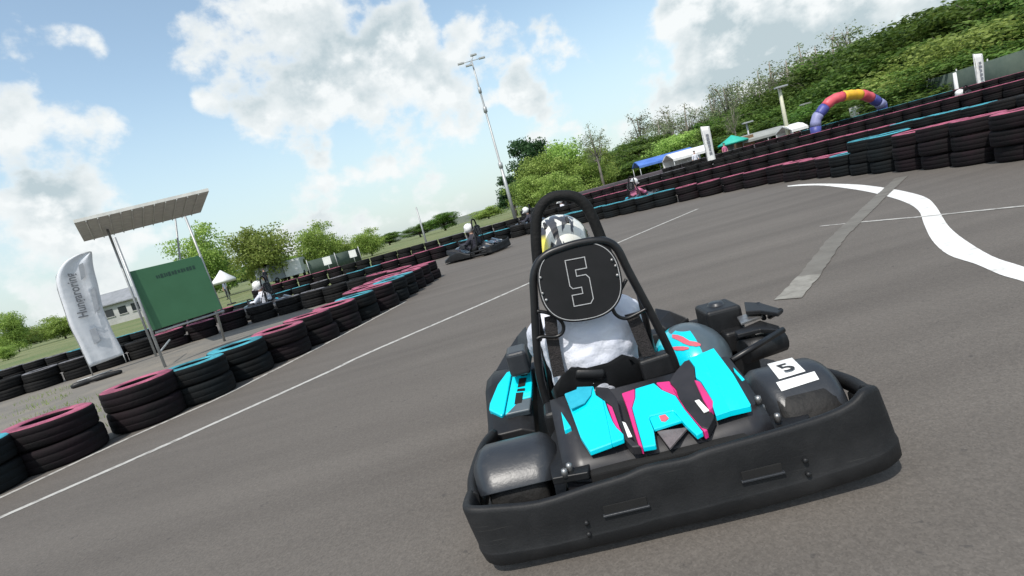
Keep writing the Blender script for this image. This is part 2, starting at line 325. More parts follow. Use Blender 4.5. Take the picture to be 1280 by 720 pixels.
def thing(name, label, cat, loc=(0, 0, 0), rz=0.0, group=None):
    o = bpy.data.objects.new(name, None); COL.objects.link(o); o.location = loc; o.rotation_euler = (0, 0, rz); o.empty_display_size = .1
    return tag(o, label, cat, group)
def copy_tree(o, parent=None):
    c = o.copy(); COL.objects.link(c); c.parent = parent
    for ch in list(o.children): copy_tree(ch, c)
    return c
def struct(o): o['kind'] = 'structure'; return o
def smooth_path(p, sub=6):      # Catmull-Rom
    p = [Vector(q) for q in p]; out = []
    for i in range(len(p)-1):
        a, b, c, d = p[max(i-1, 0)], p[i], p[i+1], p[min(i+2, len(p)-1)]
        for j in range(sub):
            t = j/sub
            out.append(0.5*((2*b)+(c-a)*t+(2*a-5*b+4*c-d)*t*t+(3*b-a-3*c+d)*t**3))
    out.append(p[-1]); return out
def text_mesh(txt, size, mk, name, parent, M4, depth=0.0008, bold=0.0, shear=0.0):
    cu = bpy.data.curves.new(name, 'FONT'); cu.body = txt; cu.size = size; cu.align_x = 'CENTER'; cu.align_y = 'CENTER'; cu.extrude = depth; cu.offset = bold; cu.shear = shear
    t = bpy.data.objects.new('tmp', cu); COL.objects.link(t); bpy.context.view_layer.update()
    me = bpy.data.meshes.new_from_object(t.evaluated_get(bpy.context.evaluated_depsgraph_get()))
    bpy.data.objects.remove(t); me.transform(M4); me.materials.clear(); me.materials.append(M[mk])
    o = bpy.data.objects.new(name, me); COL.objects.link(o); o.parent = parent; return o
def frame_m4(o, x, n):          # matrix: local X along x, local Z along n, origin o
    n = Vector(n).normalized(); x = Vector(x); x = (x-n*x.dot(n)).normalized(); y = n.cross(x)
    m = Matrix.Identity(4)
    for i, a in enumerate((x, y, n)): m.col[i][:3] = a
    m.col[3][:3] = Vector(o); return m

# ------------------------------------------------------------------ camera
cam = bpy.data.cameras.new('camera'); co = bpy.data.objects.new('camera', cam); COL.objects.link(co)
cam.sensor_width = 36; cam.lens = 36*F/1280; cam.clip_start = 0.05; cam.clip_end = 5000
fw = Vector((0, math.cos(PITCH), -math.sin(PITCH))); up0 = Vector((0, math.sin(PITCH), math.cos(PITCH))); rt0 = Vector((1, 0, 0))
right = rt0*math.cos(RHO)+up0*math.sin(RHO)*1.0
# image x axis: dx=1 -> r=cos, d=sin (down)
right = rt0*math.cos(RHO)-up0*math.sin(RHO); upv = rt0*math.sin(RHO)+up0*math.cos(RHO)
mw = Matrix.Identity(4)
mw.col[0][:3] = right; mw.col[1][:3] = upv; mw.col[2][:3] = -fw; mw.col[3][:3] = (0, 0, H)
co.matrix_world = mw; S.camera = co

# ------------------------------------------------------------------ sky and sun
SUN_EL, SUN_AZ = R(58), R(205)      # azimuth from +Y clockwise: sun behind and a little left of the camera
sun_dir = Vector((math.sin(SUN_AZ)*math.cos(SUN_EL), math.cos(SUN_AZ)*math.cos(SUN_EL), math.sin(SUN_EL)))
sl = bpy.data.lights.new('sun', 'SUN'); sl.energy = 4.0; sl.angle = R(0.6); sl.color = (1.0, 0.96, 0.90)
so = bpy.data.objects.new('sun', sl); COL.objects.link(so); so.rotation_euler = sun_dir.to_track_quat('Z', 'Y').to_euler(); so.location = (0, 0, 30)
W = bpy.data.worlds.new('World'); S.world = W; W.use_nodes = True
N, L = W.node_tree.nodes, W.node_tree.links
bg = N['Background']; bg.inputs['Strength'].default_value = 0.10
sky = N.new('ShaderNodeTexSky'); sky.sky_type = 'NISHITA'; sky.sun_disc = False; sky.sun_elevation = SUN_EL; sky.sun_rotation = SUN_AZ
sky.air_density = 1.0; sky.dust_density = 1.2; sky.ozone_density = 1.0; sky.altitude = 100
tc = N.new('ShaderNodeTexCoord')
def wn(scale, detail, rough, off=(0, 0, 0), sc=(1, 1, 1)):
    mp = N.new('ShaderNodeMapping'); mp.inputs['Location'].default_value = off; mp.inputs['Scale'].default_value = sc
    L.new(tc.outputs['Generated'], mp.inputs[0])
    n = N.new('ShaderNodeTexNoise'); n.inputs['Scale'].default_value = scale; n.inputs['Detail'].default_value = detail; n.inputs['Roughness'].default_value = rough
    L.new(mp.outputs[0], n.inputs['Vector']); return n.outputs['Fac']
def math_n(op, a, b, c=None):
    n = N.new('ShaderNodeMath'); n.operation = op
    for i, x in enumerate((a, b, c)):
        if x is None: continue
        if isinstance(x, (int, float)): n.inputs[i].default_value = x
        else: L.new(x, n.inputs[i])
    return n.outputs[0]
# cumulus masses: direction of the middle of each, angular radius, weight
clouds = [(370, 55, 100, 1.0), (460, 80, 95, 1.0), (400, 130, 75, .8), (555, 130, 75, .95), (600, 60, 50, .95), (700, 110, 55, .8), (655, 110, 38, .95), (510, 200, 85, .85), (740, 205, 75, .85),
          (50, 200, 80, .85), (112, 175, 42, .8), (20, 330, 125, .85), (120, 250, 60, .7), (420, 280, 70, .75), (540, 250, 80, .75), (640, 210, 80, .7),
          (900, 110, 100, 1.15), (1000, 50, 120, 1.45), (1075, 0, 110, 1.4), (940, 60, 80, 1.2), (820, 170, 75, .9), (880, 25, 55, 1.0), (980, -20, 120, .8), (690, 5, 40, .6), (340, 20, 60, .9),
          (265, 128, 22, .7), (62, 50, 26, .60), (104, 60, 22, .62), (22, 42, 22, .60), (65, 79, 17, .55), (220, 18, 20, .35), (1300, -60, 200, .6), (-100, 150, 150, .6), (600, -120, 160, .5)]
tot = None
for (cx, cy, rad, w) in clouds:
    d = ray(cx, cy).normalized(); ang = rad/F
    vm = N.new('ShaderNodeVectorMath'); vm.operation = 'DOT_PRODUCT'; vm.inputs[1].default_value = d
    L.new(tc.outputs['Generated'], vm.inputs[0])
    mr = N.new('ShaderNodeMapRange'); mr.interpolation_type = 'SMOOTHSTEP'
    mr.inputs[1].default_value = math.cos(ang*1.45); mr.inputs[2].default_value = math.cos(ang*0.25); mr.inputs[4].default_value = w
    L.new(vm.outputs['Value'], mr.inputs[0])
    tot = mr.outputs[0] if tot is None else math_n('MAXIMUM', tot, mr.outputs[0])
# the rest of the sky dome, away from the photographed part, gets scattered cloud too
n_big = wn(2.6, 3, 0.5, (3.1, 1.7, 0.4))
back = N.new('ShaderNodeVectorMath'); back.operation = 'DOT_PRODUCT'; back.inputs[1].default_value = ray(640, 150).normalized(); L.new(tc.outputs['Generated'], back.inputs[0])
bk = N.new('ShaderNodeMapRange'); bk.inputs[1].default_value = 0.62; bk.inputs[2].default_value = 0.40; L.new(back.outputs['Value'], bk.inputs[0])
bb = N.new('ShaderNodeMapRange'); bb.inputs[1].default_value = 0.45; bb.inputs[2].default_value = 0.62; bb.inputs[4].default_value = 0.9; L.new(n_big, bb.inputs[0])
tot = math_n('MAXIMUM', tot, math_n('MULTIPLY', bk.outputs[0], bb.outputs[0]))
n1 = wn(6.5, 9, 0.56, (0.3, 0.8, 0.1), (1, 1, 1.25))
n1b = wn(6.5, 9, 0.56, (0.3, 0.8, 0.1-0.035), (1, 1, 1.25))
n2 = wn(22, 6, 0.6, (1.3, 0.2, 5.1))
dens = math_n('ADD', tot, math_n('MULTIPLY_ADD', n1, 2.6, -1.38))
dens = math_n('MULTIPLY_ADD', n2, 0.42, math_n('ADD', dens, -0.21))
cov = N.new('ShaderNodeMapRange'); cov.interpolation_type = 'SMOOTHSTEP'; cov.inputs[1].default_value = 0.52; cov.inputs[2].default_value = 0.84; L.new(dens, cov.inputs[0])
# self shading of the cloud: the thick middles are greyer, the upper rims white
thick = N.new('ShaderNodeMapRange'); thick.inputs[1].default_value = 0.70; thick.inputs[2].default_value = 1.15; L.new(dens, thick.inputs[0])
rel = math_n('MULTIPLY_ADD', math_n('SUBTRACT', n1b, n1), 4.5, 0.42)
shade = N.new('ShaderNodeMapRange'); L.new(math_n('MULTIPLY', math_n('MULTIPLY_ADD', thick.outputs[0], 0.9, 0.1), rel), shade.inputs[0]); shade.inputs[1].default_value = 0.0; shade.inputs[2].default_value = 0.55
cc = N.new('ShaderNodeMix'); cc.data_type = 'RGBA'; cc.inputs[6].default_value = (9.5, 9.8, 9.8, 1); cc.inputs[7].default_value = (5.2, 6.2, 6.6, 1)
L.new(shade.outputs[0], cc.inputs[0])
# pale milky air low over the horizon and through the gaps
sz = N.new('ShaderNodeSeparateXYZ'); L.new(tc.outputs['Generated'], sz.inputs[0])
hz = N.new('ShaderNodeMapRange'); hz.interpolation_type = 'SMOOTHSTEP'; hz.inputs[1].default_value = 0.34; hz.inputs[2].default_value = 0.0; hz.inputs[3].default_value = 0.0; hz.inputs[4].default_value = 0.75; L.new(sz.outputs[2], hz.inputs[0])
boost = N.new('ShaderNodeMix'); boost.data_type = 'RGBA'; boost.blend_type = 'MULTIPLY'; boost.inputs[0].default_value = 1.0; boost.inputs[7].default_value = (2.55, 2.42, 2.05, 1)
L.new(sky.outputs[0], boost.inputs[6])
mh = N.new('ShaderNodeMix'); mh.data_type = 'RGBA'; mh.inputs[7].default_value = (5.6, 6.9, 7.6, 1); L.new(hz.outputs[0], mh.inputs[0]); L.new(boost.outputs[2], mh.inputs[6])
mc = N.new('ShaderNodeMix'); mc.data_type = 'RGBA'; L.new(math_n('MULTIPLY', cov.outputs[0], 0.95), mc.inputs[0]); L.new(mh.outputs[2], mc.inputs[6]); L.new(cc.outputs[2], mc.inputs[7])
L.new(mc.outputs[2], bg.inputs['Color'])
S.view_settings.view_transform = 'Standard'; S.view_settings.look = 'None'; S.view_settings.exposure = 0.0; S.view_settings.gamma = 1.0
S.render.engine = 'CYCLES'; S.cycles.max_bounces = 6; S.cycles.transparent_max_bounces = 8

# ------------------------------------------------------------------ ground, markings
def sheet(name, poly, z, mk, kind='structure', sub=0):
    b = MB(); b.v = [Vector((p[0], p[1], z)) for p in poly]; b.face(range(len(poly)), mk, True)
    o = b.build(name); o['kind'] = kind
    if o.data.polygons[0].normal.z < 0: o.data.flip_normals()
    return o
def strip(name, pts, w, z, mk):
    b = MB(); ps = [Vector((p[0], p[1], 0)) for p in pts]; secs = []
    w0 = w if isinstance(w, list) else [w]*len(ps); fine = []; fw_ = []
    for a_, c_, u_, v_ in zip(ps, ps[1:], w0, w0[1:]):
        k_ = max(1, int((c_-a_).length/.07))
        for q_ in range(k_): fine.append(a_.lerp(c_, q_/k_)); fw_.append((u_+(v_-u_)*q_/k_)*(1+rnd.uniform(-.09, .09)))
    ps = fine+[ps[-1]]; w = fw_+[w0[-1]]
    for i, p in enumerate(ps):
        t = (ps[min(i+1, len(ps)-1)]-ps[max(i-1, 0)]).normalized(); n = Vector((-t.y, t.x, 0))
        ww = w[i] if isinstance(w, list) else w
        secs.append([(p+n*ww/2+Vector((0, 0, z))), (p-n*ww/2+Vector((0, 0, z)))])
    b.loft(secs, mk, False, False, True); o = b.build(name, fix=False)
    if o.data.polygons[0].normal.z < 0: o.data.flip_normals()
    return struct(o)
sheet('ground', [(-2500, -300), (2500, -300), (2500, 3000), (-2500, 3000)], 0.0, 'grass')
sheet('asphalt_track', [(-42, -40), (70, -40), (70, 40), (40, 52), (20, 60), (4, 62), (-4, 45), (-6, 24), (-20, 21.2), (-42, 17)], 0.004, 'asphalt')
line_a, line_b = gnd(0, 648), gnd(214, 555)
pa, pb = gnd(-60, 674.8), gnd(872, 261.5)
strip('edge_line', smooth_path([gnd(-60, 674.8), gnd(0, 648), gnd(214, 554), gnd(404, 468.6), gnd(468, 438.5), gnd(640, 364), gnd(770, 305), gnd(872, 261.5)], 5), 0.075, 0.0065, 'line')
lo_px = [(1330, 372), (1280, 352), (1250, 343), (1220, 330), (1185, 318), (1165, 300), (1155, 280), (1148, 263), (1130, 252), (1100, 243), (1070, 237), (1030, 232), (1005, 232), (985, 233.2)]
hi_px = [(1330, 353), (1280, 333.5), (1240, 320), (1205, 299), (1187, 284), (1178, 271), (1170, 258), (1158, 247), (1135, 240), (1105, 234.5), (1070, 230.5), (1030, 229.5), (1004, 230.2), (984, 232.2)]
b = MB()
lo_p = smooth_path([gnd(*p, 0.0068) for p in lo_px], 4); hi_p = smooth_path([gnd(*p, 0.0068) for p in hi_px], 4)
b.loft([[a, c] for a, c in zip(lo_p, hi_p)], 'line_thick', False, False, True); o = b.build('kerb_line', fix=False); struct(o)
if o.data.polygons[0].normal.z < 0: o.data.flip_normals()
strip('thin_line', [gnd(1330, 252), gnd(1280, 258.5), gnd(1183, 268.5), gnd(1150, 272), gnd(1080, 278), gnd(1025, 283.5)], [.05, .05, .05, .05, .05, .035], 0.0085, 'line')
strip('faded_bar', [gnd(985, 375), gnd(1012, 345)], 0.17, 0.0100, 'line_faded')
strip('faded_bar', [gnd(1012, 345), gnd(1045, 300), gnd(1100, 247), gnd(1127, 222)], 0.16, 0.0104, 'line_vfaded')

# tyre wall courses (front-foot polylines, metres)
PL = [(-5.6, 2.6), (-4.95, 3.3), (-4.35, 4.1), (-3.86, 5.0), (-3.4, 5.65), (-3.12, 6.35), (-2.9, 6.95), (-2.52, 8.1), (-2.26, 8.95), (-1.98, 9.9), (-1.72, 11.6), (-1.52, 13.2)]
PM = [(-13.6, 10.6), (-12.4, 11.1), (-11.2, 11.6), (-9.9, 12.25), (-8.6, 13.15), (-7.4, 13.9), (-6, 14.3), (-4.6, 14.1), (-3.4, 13.7), (-2.3, 13.3)]
PR = [(7.2, 2.6), (6.9, 4.2), (6.55, 5.6), (6.62, 6.6), (6.74, 7.6), (6.8, 8.7), (6.93, 10.2), (7.08, 12.2), (6.98, 13.9), (6.3, 15.2), (5.5, 16.1), (4.42, 16.9), (3.44, 18.0), (1.25, 20.8), (.08, 21.6), (-.95, 21.9), (-2.5, 21.0), (-4.2, 20.1), (-6.0, 19.4), (-10, 18.6), (-14.3, 17.8), (-19, 17.0)]
strip('wall_foot_line', smooth_path([(x+.04, y-.04) for x, y in PL[:10]], 4), 0.06, 0.0062, 'line')
sheet('island_ground', [(-5.9, 2.9), (-4.65, 4.2), (-3.7, 5.75), (-3.2, 7.0), (-2.8, 8.2), (-2.25, 9.95), (-1.85, 13.1), (-2.3, 13.3), (-3.4, 13.8), (-4.6, 14.2), (-6, 14.4), (-7.4, 14.0), (-8.6, 13.3), (-9.9, 12.4), (-12.4, 11.2), (-14, 10.4), (-14, 2.5)], 0.008, 'dust')
# tufts of grass on the island
def tuft_mesh(pts, mk, n, hmin, hmax, spread):
    b = MB()
    for c in pts:
        for _ in range(n):
            a = rnd.uniform(0, 6.28); r = spread*math.sqrt(rnd.random()); p = Vector((c[0]+r*math.cos(a), c[1]+r*math.sin(a), 0.008))
            h = rnd.uniform(hmin, hmax); d = Vector((rnd.uniform(-.5, .5), rnd.uniform(-.5, .5), 1))*h; w = Vector((math.cos(a*7), math.sin(a*7), 0))*h*.09
            i = len(b.v); b.v += [p-w, p+w, p+d]; b.face((i, i+1, i+2), mk)
    return b
b = tuft_mesh([(-6.1, 5.9), (-5.5, 5.4), (-6.6, 6.6), (-4.9, 5.9), (-8.4, 9.2), (-7.0, 8.0), (-9.3, 10.6), (-5.4, 7.4), (-8.9, 8.2)], 'leaf_yel', 150, .02, .07, .55)
tag(b.build('grass_tufts', fix=False), None, None, None, 'stuff')

# ------------------------------------------------------------------ barrier tyres
TR = 0.338
def tyre_mesh(name, side, tread, w=0.21, n=32):
    b = MB(); h = w/2
    prof = [(0.190, -h*.90), (0.205, -h*.985), (0.25, -h), (0.305, -h*.985), (0.326, -h*.90), (TR-.002, -h*.74), (TR, -h*.42), (TR, -h*.40), (TR-.003, -h*.36), (TR-.003, -h*.30), (TR, -h*.26), (TR+.001, 0), (TR, h*.26), (TR-.003, h*.30), (TR-.003, h*.36), (TR, h*.40), (TR-.002, h*.74), (0.326, h*.90), (0.305, h*.985), (0.25, h), (0.205, h*.985), (0.190, h*.90), (0.20, h*.55), (0.27, 0), (0.20, -h*.55), (0.190, -h*.90)]
    def mk(i, j): return side if 17 <= i <= 20 else tread
    b.lathe(prof, (0, 0, 0), (0, 0, 1), mk, n)
    o = b.build(name); me = o.data; bpy.data.objects.remove(o); return me
W2 = 0.212
TM = {'pink': tyre_mesh('tyre', 'b_pink', 'b_pink_t'), 'cyan': tyre_mesh('tyre', 'b_cyan', 'b_cyan_t'), 'black': tyre_mesh('tyre', 'b_rub', 'b_rub'), 'pale': tyre_mesh('tyre', 'b_pale', 'b_rub')}
TMB = {'pink': tyre_mesh('tyre', 'b_pink_t', 'b_pink_t'), 'cyan': tyre_mesh('tyre', 'b_cyan_t', 'b_cyan_t'), 'black': TM['black'], 'pale': TM['black']}
def joined(c, k):
    bm = bmesh.new()
    for i in range(k):
        t = (TM[c] if i == k-1 else TMB[c]).copy(); t.transform(Matrix.Translation((rnd.uniform(-.02, .02), rnd.uniform(-.02, .02), W2*(i+.5))))
        bm.from_mesh(t)
    me = bpy.data.meshes.new('tyre_stack'); bm.to_mesh(me); bm.free()
    mats = []
    for m in TM[c].materials: me.materials.append(m)
    for p in me.polygons: p.use_smooth = True
    return me
JM = {(c, k): [joined(c, k) for _ in range(2)] for c in TM for k in (2, 3, 4, 5)}
ORD = ['first', 'second', 'third', 'fourth', 'fifth', 'sixth', 'seventh', 'eighth', 'ninth', 'tenth', 'eleventh', 'twelfth', 'thirteenth', 'fourteenth', 'fifteenth', 'sixteenth', 'seventeenth', 'eighteenth', 'nineteenth', 'twentieth']
def ordn(i):
    if i < 20: return ORD[i]
    t = {2: 'twenty', 3: 'thirty', 4: 'forty', 5: 'fifty', 6: 'sixty', 7: 'seventy', 8: 'eighty', 9: 'ninety'}[(i+1)//10]; u = (i+1) % 10
    return (t+'-'+ORD[u-1]) if u else t[:-1]+'ieth'
CN = {'pink': 'pink-topped', 'cyan': 'cyan-topped', 'black': 'black unpainted', 'pale': 'grey-topped'}
def walk(poly, step):
    p = smooth_path([Vector((x, y, 0)) for x, y in poly], 8); out = []; acc = 0.0; nxt = 0.0
    for a, c in zip(p, p[1:]):
        l = (c-a).length
        while nxt <= acc+l:
            out.append((a.lerp(c, (nxt-acc)/l), (c-a).normalized())); nxt += step
        acc += l
    return out
n_st = 0
def tyre_wall(poly, side, where, group, cols, hfun, parts=True, step=2*TR-.012, rev=False):
    global n_st
    w = walk(poly, step); w = w[::-1] if rev else w
    for i, (p, t) in enumerate(w):
        n = Vector((-t.y, t.x, 0))*side; c = cols(i, p, len(w)); k = hfun(p)
        q = p+n*TR+Vector((rnd.uniform(-.03, .03), rnd.uniform(-.03, .03), 0))
        lab = '%s tyre stack, %s from left in the %s' % (CN[c], ordn(i), where)
        if parts:
            o = thing('tyre_stack', lab, 'tyre stack', (q.x, q.y, 0), rnd.uniform(0, 6.28), group)
            sc_ = rnd.uniform(.965, 1.02); o.scale = (sc_, sc_, rnd.uniform(.97, 1.04))
            for s in range(k):
                e = bpy.data.objects.new('tyre', (TM if s == k-1 else TMB)[c]); COL.objects.link(e); e.parent = o
                e.location = (rnd.uniform(-.022, .022), rnd.uniform(-.022, .022), 0.006+W2*(s+.5)); e.rotation_euler = (rnd.uniform(-.02, .02), rnd.uniform(-.02, .02), 0)
        else:
            o = bpy.data.objects.new('tyre_stack', rnd.choice(JM[(c, k)])); COL.objects.link(o); o.location = (q.x, q.y, 0.006); o.rotation_euler = (0, 0, rnd.uniform(0, 6.28)); tag(o, lab, 'tyre stack', group)
        n_st += 1
def px_of(p):
    z = p.z-H; f = p.y*math.cos(PITCH)-z*math.sin(PITCH); dn = -(p.y*math.sin(PITCH)+z*math.cos(PITCH)); r = p.x/f*F; d = dn/f*F
    return 640+r*math.cos(RHO)+d*math.sin(RHO), 360-r*math.sin(RHO)+d*math.cos(RHO)
def cols_L(i, p, n):
    x = px_of(p)[0]
    for lim, c in ((48, 'cyan'), (252, 'pink'), (368, 'cyan'), (455, 'pink'), (478, 'cyan'), (492, 'pale'), (508, 'pink'), (530, 'cyan'), (600, 'pink')):
        if x < lim: return c
    return 'pink'
def runs(seed, seq=('pink', 'cyan', 'black'), wts=(4, 3, 3), lo=2, hi=5):
    r = random.Random(seed); lst = []
    while len(lst) < 200:
        lst += [r.choices(seq, wts)[0]]*r.randint(lo, hi)
    return lambda i, p, n: lst[i]
two = lambda p: 2
tyre_wall(PL, 1, 'near left tyre wall', 'tyre stacks of the near left wall', cols_L, two)
tyre_wall([(-2.45, 10.1), (-2.3, 11.6), (-2.2, 12.7)], 1, 'short row behind the left wall end', 'tyre stacks of the near left wall', runs(3), two)
tyre_wall(PM, 1, 'wall behind the green board', 'tyre stacks of the wall behind the green board', runs(5, ('pink', 'cyan', 'black', 'pale'), (3, 2, 3, 2), 2, 3), two)
def cols_R(i, p, n):
    x = px_of(p)[0]
    if p.y < 7: return 'cyan' if x > 1228 else 'pink'
    return RR(i, p, n)
RR = runs(11, ('pink', 'cyan', 'pale', 'black'), (4, 3, 1, 1), 2, 4)
tyre_wall(PR, -1, 'outer wall round the bend', 'tyre stacks of the outer wall', cols_R, lambda p: 3 if (p.y < 10.5 and p.x > 0) else 2, rev=True)
ROWS = [([(8.6, 4.6), (10.2, 7.2), (10.7, 11), (10.6, 14.5), (9.6, 17.6), (7.6, 20.2), (5.0, 22.8), (2.6, 25.2), (-.5, 26.6), (-5, 26.2), (-11, 24.5)], 'second tyre wall, past the outer', 21, 3),
        ([(16, 12), (16.8, 15), (16.2, 20), (13.6, 24.6), (9.6, 28.5), (5, 31.5), (1.5, 33.5)], 'third tyre wall, past the second', 22, 4),
        ([(23.5, 18), (24.6, 22), (23.2, 28.5), (18.6, 34), (12, 38.5)], 'fourth tyre wall before the paddock', 23, 5)]
for poly, where, sd, k in ROWS:
    tyre_wall(poly, -1, where, 'tyre stacks of the '+where.split(',')[0].split(' before')[0], runs(sd, ('pink', 'cyan', 'black', 'pale'), (4, 2, 4, 2), 3, 7), lambda p, k=k: k, False, 2*TR-.005, True)
print('stacks', n_st)

# ------------------------------------------------------------------ hero kart
XC = -0.11
kart = thing('racing_kart', 'black, cyan and pink rental kart numbered 5, filling the foreground', 'kart', (KO[0], KO[1], 0), KYAW)
def bumper():
    # rear band: (x, y, bottom, top)
    st = [(-.672, .17, .05, .228), (-.670, .09, .045, .240), (-.657, .030, .04, .250), (-.622, .004, .035, .250), (-.55, -.002, .032, .240), (-.42, -.004, .03, .222), (-.265, -.006, .03, .236), (-.15, -.006, .03, .243), (-.075, -.006, .032, .256), (.05, -.006, .032, .252), (.12, -.006, .032, .263), (.33, -.004, .036, .270), (.50, 0, .046, .280), (.585, .002, .053, .299), (.635, .012, .058, .322), (.685, .045, .062, .314), (.712, .11, .064, .287), (.722, .17, .066, .268)]
    st = smooth_path([Vector((a, c, 0)) for a, c, _, _ in st], 3), smooth_path([Vector((d, e, 0)) for _, _, d, e in st], 3)
    secs = []
    P, Z = st
    for i, p in enumerate(P):
        t = (P[min(i+1, len(P)-1)]-P[max(i-1, 0)]).normalized(); n = Vector((t.y, -t.x, 0)); zb, zt = Z[i].x, Z[i].y; hh = zt-zb
        ring = [(-.030, zb), (-.006, zb+.003), (.004, zb+.014), (.008, zb+.24*hh), (.007, zb+.26*hh), (.004, zb+.29*hh), (.004, zb+.60*hh), (.002, zt-.016), (-.001, zt-.005), (-.006, zt), (-.022, zt), (-.027, zt-.005), (-.030, zt-.02), (-.034, zb+.02)]
        secs.append([p+n*o+Vector(((.17-z)*.15*min(1, abs(p.x)/.5), 0, z)) for o, z in ring])
    b = MB(); b.loft(secs, 'plastic_scuff')
    o = b.build('rear_bumper', kart)
    # side returns with their open windows
    for s, xs in ((-1, ((-.672, .155), (-.69, .30), (-.688, .45), (-.675, .60), (-.64, .72))), (1, ((.712, .155), (.728, .28), (.72, .42), (.69, .54), (.64, .63)))):
        g = MB(); pth = smooth_path([Vector((x, y, 0)) for x, y in xs], 4)
        ztop = (.225, .205) if s < 0 else (.268, .215)
        for band in (0, 1, 2, 3):
            secs = []
            rng = range(len(pth)) if band < 2 else (range(0, 5) if band == 2 else range(len(pth)-6, len(pth)))
            for i in rng:
                p = pth[i]; f = i/(len(pth)-1); t = (pth[min(i+1, len(pth)-1)]-pth[max(i-1, 0)]).normalized(); n = Vector((t.y, -t.x, 0))*(-s)*-1
                n = Vector((s, 0, 0))*.98
                zt = ztop[0]*(1-f)+ztop[1]*f
                z0, z1 = ((zt-.055, zt), (.05, .10), (.09, zt-.045), (.09, zt-.045))[band]
                secs.append([p+n*o_+Vector((0, 0, z)) for o_, z in ((-.032, z0+.004), (-.008, z0), (.004, z0+.012), (.004, z1-.014), (-.006, z1-.002), (-.022, z1), (-.036, z1-.012))])
            g.loft(secs, 'plastic_scuff')
        g.build('side_guard', kart)
    # rear face: bolts, and near-black blocks standing in for the slots' shade
    for (x0, y0, x1, y1) in ((754, 636, 809, 629), (928, 597, 977, 583)):
        a, c = ky(x0, y0, -.014), ky(x1, y1, -.014); mid = (a+c)/2; ln = abs(c.x-a.x); mid.y = -.0055
        f = MB(); f.box((mid.x, -.0085, mid.z), (ln, .012, .026), 'slot'); f.build('slot', o)
        f = MB(); f.box((mid.x, -.0125, mid.z-.0165), (ln+.012, .016, .007), 'fender'); f.build('slot_lip', o, .002)
    for (x, y) in ((733, 653), (736, 667), (1006, 575), (1010, 592)):
        p = ky(x, y, -.01); f = MB(); f.lathe([(.001, -.02), (.007, -.019), (.008, -.014), (.008, -.004)], (p.x, 0, p.z), (0, 1, 0), 'plastic', 10, True); f.build('bolt', o)
bumper()
def wheel(c, r, w, sx):
    g = MB(); g.lathe([(r*.52, -w*.42), (r*.80, -w*.5), (r*.95, -w*.45), (r, -w*.30), (r, w*.30), (r*.95, w*.45), (r*.80, w*.5), (r*.52, w*.42)], c, (1, 0, 0), 'tyre', 28)
    o = bpy.data.objects.new('wheel', None); COL.objects.link(o); o.parent = kart; o.location = (0, 0, 0)
    g.build('tyre', o)
    g = MB(); g.lathe([(.02, -w*.2), (.02, w*.3), (r*.3, w*.32), (r*.38, w*.1), (r*.5, w*.36), (r*.56, w*.44), (r*.56, -w*.44), (r*.5, -w*.36), (r*.36, -w*.1), (r*.02, -w*.1)], c, (1, 0, 0), 'metal', 20); g.build('rim', o)
for x in (-.50, .52): wheel((x, .28, .145), .145, .21, x)
for x in (-.56, .52): wheel((x, 1.42, .13), .13, .13, x)
def fender(x0, x1, yc, zc, r, a0, a1, side):
    b = MB(); secs = []; NX = 12; NA = 16
    outer = []
    for i in range(NA+1):
        a = R(a0+(a1-a0)*i/NA); ring = []
        for j in range(NX+1):
            u = j/NX; e = abs(2*u-1); rr = r-.055*(max(0, (e-.62)/.38))**2.2
            tip = 1-.10*(max(0, (i/NA-.6)/.4))*e
            x = (x0+x1)/2+(x1-x0)*(u-.5)*tip
            ring.append(Vector((x, yc+rr*math.cos(a), zc+rr*math.sin(a))))
        inner = [Vector((p.x*.985+(x0+x1)/2*.015, yc+(p.y-yc)*.955, zc+(p.z-zc)*.955)) for p in ring[::-1]]
        secs.append(ring+inner)
    b.loft(secs, 'fender'); o = b.build('rear_fender', kart, .004)
    return o
fl = fender(-.655, -.345, .29, .125, .185, 38, 150, -1)
fr = fender(.385, .672, .345, .105, .215, 40, 152, 1)
# inner ledges and clips beside the fenders
def ledge(px, z, mk='plastic', th=.025, name='fender_bracket'):
    b = MB(); b.prism([kp(x, y, z) for x, y in px], (0, 0, -th), mk); return b.build(name, kart, .004)
ledge([(697, 528), (716, 560), (738, 575), (735, 590), (690, 598), (682, 560)], .25)
ledge([(960, 520), (1000, 500), (1012, 520), (985, 545), (962, 545)], .22)
for (x, y, z) in ((717, 567, .262), (712, 585, .262), (948, 501, .30), (953, 512, .262), (972, 523, .24), (706, 592, .255)):
    p = kp(x, y, z); b = MB(); b.lathe([(.001, .018), (.009, .016), (.011, .008), (.011, -.012)], p, (0, 0, 1), 'metal', 10, True); b.build('clip', kart)
# number sticker and strip on the right fender, wrapped on its curve
def on_fender(px):
    out = []
    for x, y in px:
        o = tok((0, 0, H)); v = ray(x, y); e = tok((v.x, v.y, H+v.z)); d = (e-o)
        yc, zc, r = .345, .105, .2165
        a = d.y**2+d.z**2; bq = 2*(d.y*(o.y-yc)+d.z*(o.z-zc)); cq = (o.y-yc)**2+(o.z-zc)**2-r*r; ds = max(bq*bq-4*a*cq, 0)
        out.append(o+d*((-bq-math.sqrt(ds))/(2*a)))
    return out
def patch(q, mk, name, parent, n=6):
    secs = []
    for i in range(n+1):
        u = i/n; A = (q[0][0]*(1-u)+q[3][0]*u, q[0][1]*(1-u)+q[3][1]*u); B = (q[1][0]*(1-u)+q[2][0]*u, q[1][1]*(1-u)+q[2][1]*u)
        secs.append(on_fender([A, B]))
    b = MB(); b.loft(secs, mk, False, False); o = b.build(name, parent, fix=False); return o
patch([(959, 455), (990, 447), (1007, 464), (974, 474)], 'white', 'number_sticker', fr)
patch([(970, 478), (1018, 464), (1024, 474), (977, 489)], 'white', 'sticker_strip', fr)
